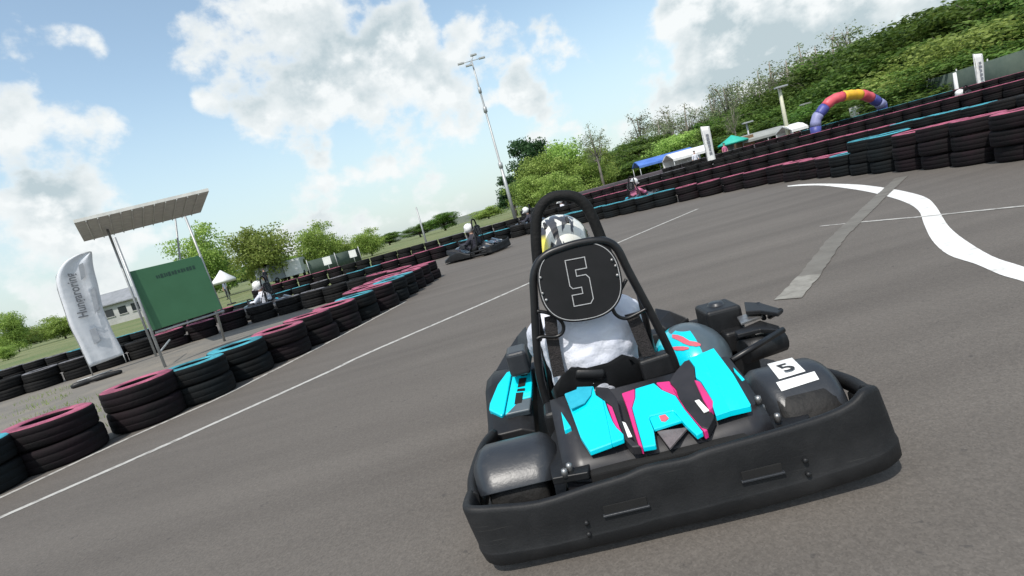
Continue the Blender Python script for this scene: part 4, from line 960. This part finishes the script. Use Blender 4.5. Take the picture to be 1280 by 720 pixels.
def stander(label, px, py_head, Y, yaw, shirt, hair='hair', group='people standing round the track'):
    J = [(0, 0, .95), (0, .01, 1.12), (0, .01, 1.30), (0, 0, 1.46), (0, .01, 1.55), (0, .02, 1.68), (-.18, 0, 1.40), (-.24, .02, 1.12), (-.22, .10, .88), (.18, 0, 1.40), (.24, .02, 1.12), (.22, .10, .88),
         (-.09, 0, .88), (-.11, .02, .48), (-.12, -.02, .07), (-.13, .14, .035), (.09, 0, .88), (.11, .03, .48), (.12, 0, .07), (.13, .16, .035)]
    B = [(0, 1), (1, 2), (2, 3), (3, 4), (4, 5), (3, 6), (6, 7), (7, 8), (3, 9), (9, 10), (10, 11), (0, 12), (12, 13), (13, 14), (14, 15), (0, 16), (16, 17), (17, 18), (18, 19)]
    rad = [(.14, .10), (.13, .09), (.155, .10), (.10, .08), .052, .092, .058, .044, .032, .058, .044, .032, .085, .06, .042, .04, .085, .06, .042, .04]
    o = skin_mesh('person', J, B, rad, 'suit'); add_mat_by(o, shirt, lambda c: .95 < c.z < 1.50 and not (abs(c.x) > .19 and c.z < 1.12)); add_mat_by(o, 'skin', lambda c: c.z > 1.50 or (abs(c.x) > .19 and .8 < c.z < 1.12))
    hs = [hand_chain('h', (s*.22, .105, .88), (0, .25, -1), (0, 1, .2), s, 'skin') for s in (-1, 1)]; join(o, hs)
    fb = MB(); fb.ellipsoid((0, .115, 1.675), (.012, .02, .022), 'skin', 8, 6); fb.ellipsoid((0, .103, 1.632), (.022, .008, .006), 'pink', 8, 6)
    for s in (-1, 1): fb.ellipsoid((s*.032, .10, 1.70), (.011, .008, .007), 'ink', 8, 6); fb.ellipsoid((s*.092, .02, 1.68), (.01, .022, .032), 'skin', 8, 6)
    join(o, [fb.build('f')])
    hb = MB(); hb.ellipsoid((0, .005, 1.705), (.100, .108, .095), hair, 16, 8, -10, 90); hb.build('hair', o)
    a = at(px, py_head, Y); o.location = (a.x, a.y, 0); o.rotation_euler = (0, 0, yaw); return tag(o, label, 'person', group)
stander('marshal in blue-grey shirt standing behind the green board', 279, 352, 47, R(150), 'suit_grey')
stander('person in dark top standing past the white-jacketed driver', 332, 346, 48, R(60), 'suit')
stander('person in white top by the white tent', 868, 193, 44, R(180), 'jacket')
stander('person in pink top under the teal parasol', 905, 183, 47, R(190), 'suit_pink')

# ------------------------------------------------------------------ green board under its canopy, feather flag
bd = thing('start_board', 'large green board on steel legs under a flat canopy roof', 'board', (0, 0, 0))
ZR = 3.07
rc = [gnd(91, 275, ZR), gnd(260, 235, ZR), gnd(250, 262.5, ZR), gnd(104, 299, ZR)]
DSC = 10.15/rc[0].y
b = MB(); b.prism(rc, (0, 0, -.06), 'roof_sheet')
for k in range(1, 12):
    u = k/12; p0 = rc[0].lerp(rc[1], u); p1 = rc[3].lerp(rc[2], u); b.tube([p0+Vector((0, 0, -.075)), p1+Vector((0, 0, -.075))], .012, 'roof_sheet', 6)
b.build('canopy_roof', bd)
YL, YR = 9.9, 10.75
tl, tr, br, bl = at(160, 340, YL), at(250, 319, YR), at(277.5, 386, YR), at(191, 413.5, YL)
n_ = (tr-tl).cross(bl-tl).normalized(); n_ = n_ if n_.y < 0 else -n_
b = MB(); b.prism([tl, tr, br, bl], -n_*.05, 'board_green', 'galv'); brd = b.build('board', bd, .006)
def leg_to(name, top, foot, r=.025): b = MB(); b.tube([top, foot], r, 'galv', 8); b.build(name, bd)
lf = gnd(207, 459.5); rf = gnd(281, 427)
leg_to('leg', at(143, 297, YL), Vector((lf.x, lf.y, 0))); leg_to('leg', tr, Vector((rf.x, rf.y, 0)))
back = gnd(287, 412); leg_to('leg', at(231, 270, back.y), Vector((back.x, back.y, 0)), .03); leg_to('leg', at(219, 273, back.y-.6), Vector((back.x-.75, back.y-.6, 0)), .022)
lb = Vector((lf.x-1.75, lf.y+2.5, 0)); leg_to('leg', lb+Vector((-.1, .1, ZR-.06)), lb, .025)
leg_to('brace', at(200, 440, YL+.1), at(212, 425, YL+1.1), .018); leg_to('brace', bl+Vector((0, .05, -.05)), br+Vector((0, .05, -.05)), .02)
# the board's one dark line of small worn lettering: unreadable in the photograph, kept as worn strokes
xa = (tr-tl).normalized(); ya = (tl-bl).normalized(); b = MB()
o_ = tl.lerp(tr, .31)+(bl-tl)*.185
r2 = random.Random(4); u = 0.0
while u < .66:
    w = r2.uniform(.02, .045); h_ = r2.uniform(.055, .085); c = o_+xa*(u+w/2)+n_*.004+ya*(u*.02)
    b.prism([c-xa*w/2-ya*h_/2, c+xa*w/2-ya*h_/2, c+xa*w/2+ya*h_/2, c-xa*w/2+ya*h_/2], -n_*.003, 'board_ink'); u += w+r2.uniform(.006, .02)
b.build('worn_lettering', brd)

def feather(name, label, pole_foot, outline, Y0, Y1, x0, x1):
    fl = thing(name, label, 'flag', (0, 0, 0)); b = MB()
    def P(x, y): return at(x, y, Y0+(Y1-Y0)*(x-x0)/(x1-x0))
    pts = [P(*p) for p in outline]; return fl, pts, P
FY0, FY1 = 11.3, 11.9
fl, pts, FP = feather('feather_flag', 'white feather flag reading Hungaroring, beside the green board', None, [(112, 315)], FY0, FY1, 72, 156)
b = MB(); left = [(112.5, 459), (104, 441), (97.5, 427), (87.5, 407), (79, 382), (72.5, 362), (70.5, 346), (79, 329), (95, 319), (106, 316), (113.5, 314.5)]
rightp = [(155, 443), (150, 432), (143, 419), (137.5, 407), (129, 387), (122.5, 357), (118, 340), (116, 330), (115.3, 323), (115, 318), (114.3, 315)]
secs = []
A = smooth_path([FP(*p) for p in left], 3); Bp = smooth_path([FP(*p) for p in rightp], 3)
for a_, c_ in zip(A, Bp):
    row = []
    for k in range(9):
        u = k/8; p = a_.lerp(c_, u); p.y += .035*math.sin(u*7+p.z*2.2)*math.sin(u*math.pi); row.append(p)
    secs.append(row+[p+Vector((0, .006, 0)) for p in row[::-1]])
b.loft(secs, 'flag'); cloth = b.build('flag_cloth', fl)
b = MB(); foot = gnd(117.5, 470.5); b.tube([Vector((foot.x, foot.y-.02, 0.02))]+[FP(*p)+Vector((-.012, .01, 0)) for p in left], .012, 'galv', 8); b.build('pole', fl)
fp2 = FP(158, 453); b = MB(); b.tube([FP(154, 443), Vector((fp2.x, fp2.y, fp2.z))], .010, 'galv', 6); b.build('tether', fl); b = MB(); b.tube([Vector((foot.x-.1, foot.y-.35, .02)), Vector((foot.x+.35, foot.y+.1, .02))], .014, 'galv', 6); b.build('base', fl)
t0, t1 = FP(107, 400), FP(86, 337); up_t = (t1-t0); nrm = up_t.cross(FP(150, 390)-t0).normalized(); nrm = nrm if nrm.y < 0 else -nrm
text_mesh('Hungaroring', .235, 'flag_ink', 'flag_lettering', cloth, frame_m4((t0+t1)/2+nrm*.055, up_t, nrm) @ Matrix.Scale(.80, 4, (1, 0, 0)), .002, .004)
for q in ([(98, 331), (104, 328), (107, 345), (102, 350)], [(113, 362), (118, 358), (124, 384), (119, 392)], [(112, 412), (119, 408), (126, 424), (118, 430)]):
    b = MB(); b.prism([FP(*p)+nrm*.045 for p in q], -nrm*.004, 'flag_faint'); b.build('faint_print', cloth)
wt = gnd(122, 477); b = MB()
b.tube(smooth_path([Vector((wt.x-.36, wt.y-.20, .05)), Vector((wt.x-.1, wt.y-.03, .06)), Vector((wt.x+.12, wt.y+.08, .06)), Vector((wt.x+.36, wt.y+.22, .05))], 4), [.03, .055, .06, .055, .04, .045, .06, .065, .06, .055, .05, .045, .03], 'plastic', 10)
tag(b.build('sand_bag', fix=True), 'dark sandbag lying on the ground at the foot of the white feather flag', 'sandbag')

# ------------------------------------------------------------------ trees
def tree_data(seed, hgt, wid, leaf, nleaf, size, bark='bark', trunk=.25, sparse=False, lobes=9, top=1.0):
    r = random.Random(seed); tr_ = MB(); base = hgt*trunk
    tr_.tube([(0, 0, -.2), (r.uniform(-.1, .1), r.uniform(-.1, .1), base), (r.uniform(-.3, .3), r.uniform(-.3, .3), hgt*.6), (r.uniform(-.4, .4), r.uniform(-.4, .4), hgt*.88)], [hgt*.026, hgt*.02, hgt*.012, hgt*.004], bark, 8)
    cl = []
    for i in range(lobes):
        a = r.uniform(0, 6.28); z = base+(hgt-base)*r.uniform(.12, .86); f = math.sin(math.pi*min(1, max(.08, (z-base)/(hgt-base)*.86+.1)))
        q = wid*.5*f*r.uniform(.35, .82); c = Vector((q*math.cos(a), q*math.sin(a), z)); cl.append((c, wid*r.uniform(.14, .25)*(.75+.5*f)))
        z0 = base+(z-base)*.35; tr_.tube([(0, 0, z0), tuple(Vector((0, 0, z0)).lerp(c, .5)+Vector((0, 0, -.06*hgt*.3))), tuple(c)], [hgt*.010, hgt*.006, hgt*.0025], bark, 6)
        for _ in range(5 if sparse else 3):
            e = c+Vector((r.gauss(0, 1), r.gauss(0, 1), r.gauss(.4, .8)))*wid*.11; tr_.tube([tuple(c*.97+Vector((0, 0, -.1))), tuple(e)], [hgt*.003, hgt*.0012], bark, 5)
    cl.append((Vector((0, 0, hgt*.85)), wid*.16)); cl.append((Vector((0, 0, base+(hgt-base)*.5)), wid*.25))
    cr_ = MB(); tw = sum(q**2 for _, q in cl)
    for c, q in cl:
        n = int(nleaf*q*q/tw)
        # each lobe is itself a handful of leaf clumps, so gaps open between them
        g1 = lambda k=1.0: max(-1.5, min(1.5, r.gauss(0, 1)))*k
        subs = [c+Vector((g1(), g1(), g1(.8)))*q*.60 for _ in range(11 if not sparse else 8)]
        for _ in range(n):
            p = r.choice(subs)+Vector((g1(), g1(), g1(.75)))*q*(.30 if not sparse else .30)
            s = size*r.uniform(.55, 1.25); nn = (Vector((r.gauss(0, 1), r.gauss(0, 1), r.gauss(.25, 1)))+ (p-c)*.7/q).normalized(); a = nn.orthogonal().normalized(); bb = nn.cross(a); ang = r.uniform(0, 6.28)
            u = a*math.cos(ang)+bb*math.sin(ang); v = nn.cross(u); i = len(cr_.v)
            cr_.v += [p-u*s*.5, p+v*s*.38, p+u*s*.5+nn*s*.1, p-v*s*.38]; cr_.face((i, i+1, i+2, i+3), leaf)
    a = tr_.build('trunk'); c = cr_.build('crown', fix=False); md = (a.data, c.data)
    bpy.data.objects.remove(a); bpy.data.objects.remove(c); return md
def put_tree(md, loc, sc, rz, label, group, name='broadleaf_tree'):
    t = thing(name, label, 'tree', loc, rz, group); t.scale = sc if isinstance(sc, tuple) else (sc, sc, sc)
    for nm, me in zip(('trunk', 'crown'), md):
        o = bpy.data.objects.new(nm, me); COL.objects.link(o); o.parent = t
    return t
T_yel = [tree_data(100+i, 8, 8.2, 'leaf_yel', 15000, .29, trunk=.16, lobes=13) for i in range(3)]
T_mid = [tree_data(200+i, 10, 7.5, 'leaf_mid', 15000, .29, trunk=.14, lobes=14) for i in range(4)]
T_dark = [tree_data(300, 9, 6.0, 'leaf_dark', 13000, .30, trunk=.18, lobes=12)]
T_grey = [tree_data(400+i, 11, 4.6, 'leaf_grey', 1500, .20, 'bark_pale', .35, True, 10) for i in range(3)]
def hz_y(x): return 434.85-(434.85-100.67)*x/1230
def tree_px(kind, cx, top, Y, wpx, label, group, name='broadleaf_tree'):
    """stand a tree so that its crown top and width have their real size at distance Y"""
    a = at(cx, hz_y(cx), Y); tp = at(cx+(top-hz_y(cx))*.27*-1*-1, top, Y) if False else at(cx, top, Y)
    hgt = tp.z; me = rnd.choice(kind); zs = sorted(v.co.z for v in me[1].vertices); xs = sorted(v.co.x for v in me[1].vertices); q_ = len(zs); h0 = zs[int(q_*.985)]; w0 = xs[int(q_*.97)]-xs[int(q_*.03)]
    wd = wpx/F*Y/math.cos(0.45)
    x = at(cx, top, Y).x
    return put_tree(me, (x, Y, 0), (wd/w0, wd/w0, hgt/h0), rnd.uniform(0, 6.28), label, group, name)
gl = 'trees along the left horizon'
tree_px(T_yel, 240, 290, 62, 44, 'leafy green tree behind the top right corner of the green board', gl)
tree_px(T_yel, 312, 290, 58, 60, 'broad yellow-green tree, largest of the row right of the green board', gl)
tree_px(T_yel, 392, 283, 66, 38, 'tall yellow-green tree, second right of the green board', gl)
tree_px(T_yel, 424, 303, 74, 28, 'low green tree between the two tall trees left of centre', gl)
tree_px(T_yel, 456, 289, 70, 28, 'narrow green tree, rightmost of the left row', gl)
tree_px(T_mid, 270, 318, 70, 22, 'small darker tree just right of the green board', gl)
tree_px(T_yel, 350, 320, 78, 24, 'small tree on the right flank of the broad yellow-green tree', gl)
tree_px(T_yel, 6, 394, 70, 24, 'small pale tree at the left edge of the field', gl)
tree_px(T_yel, 72, 396, 74, 34, 'round bush tree just left of the white feather flag', gl)
tree_px(T_yel, 20, 414, 110, 40, 'low bush at the far side of the left field', gl, 'bush')
tree_px(T_yel, 45, 413, 110, 34, 'low yellow bush beyond the left field, behind the flag', gl, 'bush')
tree_px(T_yel, 4, 434, 45, 22, 'bright green bush low at the left edge', gl, 'bush')
# behind the mast and to the right of it
gm = 'trees behind the light mast'
tree_px(T_dark, 652, 179, 70, 42, 'dark round-topped tree right of the light mast', gm)
tree_px(T_dark, 634, 222, 75, 30, 'dark tree standing behind the foot of the light mast', gm)
for cx, top, w, Y in ((676, 196, 44, 62), (700, 182, 50, 64), (722, 200, 40, 62), (664, 222, 36, 58), (742, 186, 36, 70), (690, 220, 40, 55)):
    tree_px(T_yel, cx, top, Y, w, '%s pale green willow-like tree in the clump right of the light mast' % {676: 'left-hand', 700: 'tallest', 722: 'right-hand', 664: 'lowest', 742: 'farthest right', 690: 'frontmost'}[cx], gm)
gw = 'trees of the wooded bank'
wl = 'leafy green tree in the wooded bank behind the paddock and tyre walls'
def wood_d(x): return 118-(118-46)*min(1, max(0, (x-740)/460))**.8
def wood_top(x):
    pts = ((740, 190), (785, 168), (860, 148), (900, 128), (960, 106), (1020, 70), (1080, 44), (1140, 22), (1200, 2), (1300, -30), (1420, -70))
    for (a, ya), (c, yc) in zip(pts, pts[1:]):
        if x <= c: return ya+(yc-ya)*(x-a)/(c-a)
    return -70
for k in range(27):
    cx = 742+k*24+rnd.uniform(-7, 7); Y = wood_d(cx)*rnd.uniform(.94, 1.12); wpx = rnd.uniform(7, 10)*F/Y
    tree_px(T_mid, cx, wood_top(cx)+rnd.uniform(2, 18), Y, wpx, wl, gw)
for k in range(22):
    cx = 752+k*29+rnd.uniform(-8, 8); Y = wood_d(cx)*rnd.uniform(.84, .92); wpx = rnd.uniform(6.5, 9)*F/Y; h_ = hz_y(cx)-wood_top(cx)
    tree_px(T_mid if rnd.random() < .75 else T_yel, cx, hz_y(cx)-h_*rnd.uniform(.45, .68), Y, wpx, wl, gw)
for k in range(26):
    cx = 760+k*24+rnd.uniform(-8, 8); Y = wood_d(cx)*rnd.uniform(.76, .84); wpx = rnd.uniform(6, 8)*F/Y; h_ = hz_y(cx)-wood_top(cx)
    tree_px(T_mid, cx, hz_y(cx)-h_*rnd.uniform(.22, .36), Y, wpx, wl, gw, 'shrub')
for k in range(14):
    cx = 800+k*20+rnd.uniform(-9, 9); Y = wood_d(cx)*rnd.uniform(.96, 1.1)
    tree_px(T_grey, cx, wood_top(cx)-rnd.uniform(4, 26), Y, rnd.uniform(4.5, 6.5)*F/Y, 'thin half-bare grey tree rising above the wooded bank', 'half-bare trees above the wooded bank', 'bare_tree')
tree_px(T_grey, 737, 158, 60, 26, 'thin bare tree standing alone above the pale clump right of the mast', gm, 'bare_tree')
tree_px(T_grey, 912, 132, 60, 16, 'dark leaning bare trunk above the teal parasol', gm, 'bare_tree')

gf = 'low trees of the far belt beyond the left field'
for k in range(30):
    x_ = -230+k*12+rnd.uniform(-4, 4); Y_ = rnd.uniform(165, 235)
    put_tree(rnd.choice(T_mid+T_yel), (x_, Y_, 0), (1.5, 1.5, rnd.uniform(.38, .62)), rnd.uniform(0, 6.28), 'low green tree in the far belt beyond the left field', gf, 'field_tree')
# hills on the far left horizon
b = MB(); secs = []
for i in range(60):
    x = -1500+i*50; h_ = 7+4*noise.noise(Vector((x*.004, 1.2, 0)))+4*math.exp(-((x-50)/300)**2); h_ += 1.2*noise.noise(Vector((x*.03, 7, 0)))
    secs.append([(x, 880, -1), (x, 890, h_*.55), (x, 930, h_), (x, 1010, h_*1.02), (x, 1120, -1)])
b.loft(secs, 'hill', False, False); struct(b.build('hills'))

# ------------------------------------------------------------------ masts, poles, banners
def mast(px, py, Ytop_px, Y):
    a = at(px, hz_y(px), Y); tp = at(589.5, 76, Y); o = thing('light_mast', 'tall slim steel light mast with a cross of lamps on top', 'light mast', (a.x, a.y, 0))
    foot = Vector((at(645, 268, Y).x, Y, 0)); tp = Vector((tp.x, Y, tp.z)); foot = Vector((tp.x*.5+foot.x*.5, Y, 0)); h_ = tp.z
    o.location = foot; tilt = tp.x-foot.x
    b = MB(); b.tube([(0, 0, 0), (tilt*.35, 0, h_*.35), (tilt*.35, 0, h_*.35), (tilt*.82, 0, h_*.82), (tilt, 0, h_)], [.19, .155, .12, .085, .06], 'galv', 12); b.build('mast_pole', o)
    for f, r in ((.35, .22), (.70, .19), (.82, .16)):
        b = MB(); b.lathe([(.08, -.3), (r, -.25), (r, .25), (.08, .3)], (tilt*f, 0, h_*f), (0, 0, 1), 'galv', 10, True); b.build('collar', o)
    for dx, dz in ((-1.0, .0), (.95, .02), (.3, .75), (-.35, -.55)):
        b = MB(); b.tube([(tilt, 0, h_), (tilt+dx*1.0, dz*.3, h_+dz*.7)], .035, 'galv', 6); b.box((tilt+dx*1.08, dz*.3, h_+dz*.72), (.62, .3, .13), 'galv'); b.build('lamp_arm', o)
mast(645, 272, 76, 55)
def pole(label, x0, y0, x1, y1, Y, r, mk, cat='lamp post', name='lamp_post', lamp=True):
    tp = at(x0, y0, Y); o = thing(name, label, cat, (tp.x, Y, 0)); h_ = tp.z
    b = MB(); b.tube([(0, 0, 0), (0, 0, h_)], [r*1.15, r*.8], mk, 8); b.build('pole', o)
    if lamp:
        b = MB(); b.box((0, -.25, h_+.03), (.95, .42, .13), 'galv'); b.tube([(0, 0, h_-.05), (0, -.2, h_)], .05, 'galv', 6); b.build('lamp_head', o, .03)
pole('pale yellowish lamp post left of the inflatable arch', 974, 110, 987, 170, 44, .16, 'pole_yellow')
pole('short lamp post touching the left foot of the inflatable arch', 1005, 131, 1009, 155, 52, .11, 'pole_yellow')
pole('slim lamp post right of the teal parasol', 933, 154, 938, 180, 52, .10, 'galv')
pole('short white marker post left of the upright white banner', 1193, 91, 1196, 110, 30, .10, 'white_canvas', 'post', 'marker_post', False)
pole('thin grey pole standing left of the second kart', 520, 259, 530, 302, 30, .05, 'galv', 'pole', 'flag_pole', False)
def banner(label, x0, y0, y1, Y, w, mk='white_canvas'):
    tp = at(x0, y0, Y); o = thing('banner_flag', label, 'banner', (tp.x, Y, 0)); h_ = tp.z
    b = MB(); b.tube([(-w/2-.03, 0, 0), (-w/2-.03, 0, h_)], .025, 'galv', 6); b.build('pole', o)
    b = MB(); secs = []
    for i in range(9):
        z = .35+(h_-.35)*i/8; secs.append([(-w/2+w*k/4, .04*math.sin(k*1.4+i*.8), z-(.10*k/4 if i == 8 else 0)) for k in range(5)]+[(-w/2+w*k/4, .012+.04*math.sin(k*1.4+i*.8), z-(.10*k/4 if i == 8 else 0)) for k in range(4, -1, -1)])
    b.loft(secs, mk); c = b.build('banner_cloth', o)
    b = MB(); r_ = random.Random(int(x0))
    for i in range(6):
        z = h_*(.42+.075*i); hh_ = h_*.05; ww = w*r_.uniform(.25, .42); b.box((0, -.055, z), (ww, .004, hh_), 'flag_ink')
    b.build('banner_print', c)
banner('white upright banner between the white tent and the teal parasol', 881, 157, 207, 33, .48)
banner('tall white banner standing at the far right before the dark netting', 1222, 66, 98, 27, .40)

# ------------------------------------------------------------------ paddock: tents, parasol, arch, nets, buildings, vehicles
def tent(label, name, xl, xr, yl_top, yr_top, Y, depth, eave, mk, ridge, mkwall=None):
    a = at(xl, yl_top, Y); c = at(xr, yr_top, Y); w = c.x-a.x; o = thing(name, label, 'tent', ((a.x+c.x)/2, Y, 0)); hz_ = (a.z+c.z)/2
    top = max(hz_, eave+ridge)
    b = MB(); e = eave
    b.loft([[(-w/2, 0, e), (-w/2, depth*.25, e+ridge*.7), (-w/2, depth/2, e+ridge), (-w/2, depth*.75, e+ridge*.7), (-w/2, depth, e), (-w/2, depth, e-.05), (-w/2, depth/2, e+ridge-.06), (-w/2, 0, e-.05)],
            [(w/2, 0, e), (w/2, depth*.25, e+ridge*.7), (w/2, depth/2, e+ridge), (w/2, depth*.75, e+ridge*.7), (w/2, depth, e), (w/2, depth, e-.05), (w/2, depth/2, e+ridge-.06), (w/2, 0, e-.05)]], mk, flat=True)
    b.box((0, -.01, e-.10), (w, .02, .2), mk)
    b.build('tent_roof', o)
    for x in (-w/2+.06, 0, w/2-.06):
        for y in (.06, depth-.06):
            b = MB(); b.tube([(x, y, 0), (x, y, e)], .04, 'galv', 6); b.build('leg', o)
    if mkwall:
        b = MB(); b.box((0, depth-.1, e/2), (w*.98, .03, e*.96), mkwall); b.build('tent_wall', o)
    return o
tent('long blue canopy with pointed end, left of the white tent', 'blue_canopy', 797, 868, 200, 180, 52, 2.6, 1.85, 'blue_canvas', .50)
tent('white party tent between the blue canopy and the white banner', 'white_tent', 842, 890, 202, 180, 46, 3, 1.6, 'white_canvas', .5, 'white_canvas')
tent('white low tent just left of the inflatable arch', 'white_tent', 989, 1009, 160, 151, 43, 2.5, 1.35, 'white_canvas', .45, 'white_canvas')
tent('long grey tarpaulin shelter behind the pale lamp post', 'grey_shelter', 928, 990, 178, 152, 48, 4, 1.5, 'grey_canvas', .5, 'grey_canvas')
def parasol(label, px, py, Y, r, mk, name='parasol'):
    tp = at(px, py, Y); o = thing(name, label, 'parasol', (tp.x, Y, 0)); h_ = tp.z
    b = MB(); b.lathe([(.03, 0), (r*.5, -.32), (r, -.62), (r, -.80), (r*.98, -.66), (r*.5, -.36), (.03, -.04)], (0, 0, h_), (0, 0, 1), mk, 8); b.build('canopy', o)
    b = MB(); b.tube([(0, 0, 0), (0, 0, h_-.03)], .03, 'galv', 8); b.lathe([(.001, .08), (.25, .08), (.28, 0)], (0, 0, 0), (0, 0, 1), 'plastic', 12, True); b.build('pole', o)
parasol('teal parasol right of the white banner', 914, 169, 48, 1.35, 'teal_canvas')
parasol('white parasol right of the green board', 275, 338, 33, .72, 'white_canvas')
tp = at(931, 183, 49); b = MB(); b.box((0, 0, .95), (1.3, 1.2, 1.9), 'brown_box'); b.box((0, -.61, .95), (1.0, .03, 1.6), 'brown_box'); o = b.build('wooden_booth', None, .03, (tp.x, 49, 0)); tag(o, 'small brown wooden booth under the slim lamp post right of the teal parasol', 'booth')
# arch
ar = thing('inflatable_arch', 'red, yellow and blue inflatable arch before the wooded bank', 'arch'); AY = 31
ap = [at(1018, 163, AY), at(1019.5, 153, AY), at(1027, 139, AY), at(1039, 126, AY), at(1053, 120.5, AY), at(1066, 118.5, AY+.3), at(1078, 118.5, AY+.5), at(1089, 122.5, AY+.8), at(1099, 129, AY+1.0), at(1104, 139, AY+1.3)]
ap[0].z = 0; ap[-1].z = 0; ap.insert(-1, at(1102.5, 133, AY+1.2))
pth = smooth_path(ap, 5); n = len(pth)
def seg(i0, i1, mk, nm, parent=ar):
    b = MB(); rr = [.28+.015*math.sin(k*1.9) for k in range(i0, i1+1)]; b.tube(pth[i0:i1+1], rr, mk, 14); return b.build(nm, parent)
cuts = [0, int(n*.09), int(n*.16), int(n*.25), int(n*.40), int(n*.57), int(n*.70), int(n*.78), int(n*.88), n-1]
for (i0, i1), mk in zip(zip(cuts, cuts[1:]), ('arch_blue', 'arch_white', 'arch_blue', 'arch_red', 'arch_yellow', 'arch_red', 'arch_blue', 'arch_white', 'arch_blue')): seg(i0, i1, mk, 'arch_section')
tp = at(1075, 138, 42); b = MB(); b.box((0, 0, .9), (1.1, .8, 1.8), 'white_canvas'); b.box((0, -.42, 1.3), (.8, .03, .5), 'glass'); tag(b.build('ticket_hut', None, .03, (tp.x, 42, 0)), 'small white hut seen under the inflatable arch', 'hut')
def net_fence(label, pts, h_, name='net_fence', mk='net', post='galv', gap=2.6):
    o = thing(name, label, 'fence', (0, 0, 0)); w = walk(pts, gap); b = MB()
    secs = [[p+Vector((0, 0, .05)), p+Vector((0, 0, h_*.5)), p+Vector((0, 0, h_)), p+Vector((.02, .02, h_)), p+Vector((.02, .02, .05))] for p, t in w]; b.loft(secs, mk); b.build('net_panel', o)
    for p, t in w: q = MB(); q.tube([p+Vector((.03, -.06, 0)), p+Vector((.03, -.06, h_+.12))], .035, post, 6); q.build('post', o)
net_fence('dark green shade netting fence below the wood at the far right', [(x.x, x.y) for x in (at(1095, 140, 41), at(1160, 120, 36), at(1230, 100, 31), at(1330, 75, 26))], 2.1)
net_fence('dark green netting fence below the row of trees left of centre', [(x.x, x.y) for x in (at(384, 330, 44), at(420, 320, 46), at(472, 305, 50))], 1.35)
# low dark barrier that closes the paddock behind the last tyre wall
def barrier(label, pts, h_):
    o = thing('crash_barrier', label, 'barrier', (0, 0, 0)); w = walk(pts, 2.0)
    for z0, z1 in ((.28, .58), (.66, h_)):
        b = MB(); b.loft([[p+Vector((0, 0, z0)), p+Vector((0, -.05, z0+.08)), p+Vector((0, 0, (z0+z1)/2)), p+Vector((0, -.05, z1-.08)), p+Vector((0, 0, z1)), p+Vector((.03, .03, z1)), p+Vector((.03, .03, z0))] for p, t in w], 'barrier'); b.build('rail', o)
    for p, t in w: q = MB(); q.box(p+Vector((.06, .06, h_/2)), (.1, .1, h_), 'barrier'); q.build('post', o)
barrier('dark crash barrier closing the paddock behind the last tyre wall', [(30, 16), (33, 26), (30, 34), (23, 40.5), (14, 44.5), (4, 47.5)], 1.0)
# far left building
a = at(158, 390, 85); bl_ = thing('farm_building', 'long low pale building with a grey roof, between the feather flag and the green board', 'building', (a.x, 85, 0))
b = MB(); b.box((0, 0, 1.6), (10, 7, 3.2), 'wall_white'); b.build('wall', bl_)
b = MB(); b.loft([[(-5.6, -4, 3.1), (-5.6, 0, 4.9), (-5.6, 4, 3.1), (-5.6, 4, 2.95), (-5.6, 0, 4.7), (-5.6, -4, 2.95)], [(5.6, -4, 3.1), (5.6, 0, 4.9), (5.6, 4, 3.1), (5.6, 4, 2.95), (5.6, 0, 4.7), (5.6, -4, 2.95)]], 'roof_grey', flat=True); b.build('roof', bl_)
for k in range(5):
    q = MB(); q.box((-4+k*2.0, -3.5, 1.8), (1.2, .08, 1.1), 'glass'); w_ = q.build('window', bl_); q = MB(); q.box((-4+k*2.0, -3.56, 1.2), (1.4, .14, .1), 'wall_white'); q.build('sill', w_)
def van(label, px, py, Y, mk, yaw):
    a = at(px, py, Y); o = thing('parked_van', label, 'van', (a.x, Y, 0), yaw, 'vehicles parked behind the left walls')
    b = MB(); prof = [(-2.4, .35), (-2.42, 1.0), (-2.35, 1.95), (-2.2, 2.1), (1.0, 2.1), (1.25, 2.0), (1.85, 1.15), (2.4, .95), (2.45, .5), (2.35, .35)]
    b.loft([[(x, s, z) for x, z in prof] for s in (-.92, .92)], mk, flat=True); bd_ = b.build('body', o, .06)
    for s in (-1, 1):
        b = MB(); b.prism([(-.2, s*.925, 1.25), (-.2, s*.925, 1.8), (.95, s*.925, 1.8), (1.5, s*.925, 1.25)], (0, s*.012, 0), 'glass'); b.build('window', o)
        for x in (-1.5, 1.6):
            b = MB(); b.lathe([(.18, -.1), (.3, -.11), (.33, -.05), (.33, .05), (.3, .11), (.18, .1)], (x, s*.86, .33), (0, 1, 0), 'tyre', 18); w_ = b.build('wheel', o)
            b = MB(); b.lathe([(.02, -.06), (.18, -.05), (.19, .05), (.02, .06)], (x, s*.86, .33), (0, 1, 0), 'metal', 14); b.build('rim', w_)
    b = MB(); b.prism([(1.30, -.8, 1.95), (1.86, -.84, 1.20), (1.86, .84, 1.20), (1.30, .8, 1.95)], (.02, 0, .015), 'glass'); b.build('windscreen', o)
van('white van parked behind the walls, left of the green netting', 372, 338, 62, 'van_white', R(100))
van('grey van parked under the broad yellow-green tree', 349, 344, 60, 'van_grey', R(70))
for (px, py, Y, lab) in ((411, 337, 38, 'left one of two small white signs before the green netting'), (442, 325, 42, 'right one of two small white signs before the green netting')):
    a = at(px, py-4, Y); o = thing('track_sign', lab, 'sign', (a.x, Y, 0), 0, 'small white track signs')
    b = MB(); b.box((0, 0, 1.0), (.55, .03, .55), 'white_canvas'); b.build('sign_board', o, .01); b = MB(); b.tube([(0, .03, 0), (0, .03, 1.2)], .025, 'galv', 6); b.build('post', o)
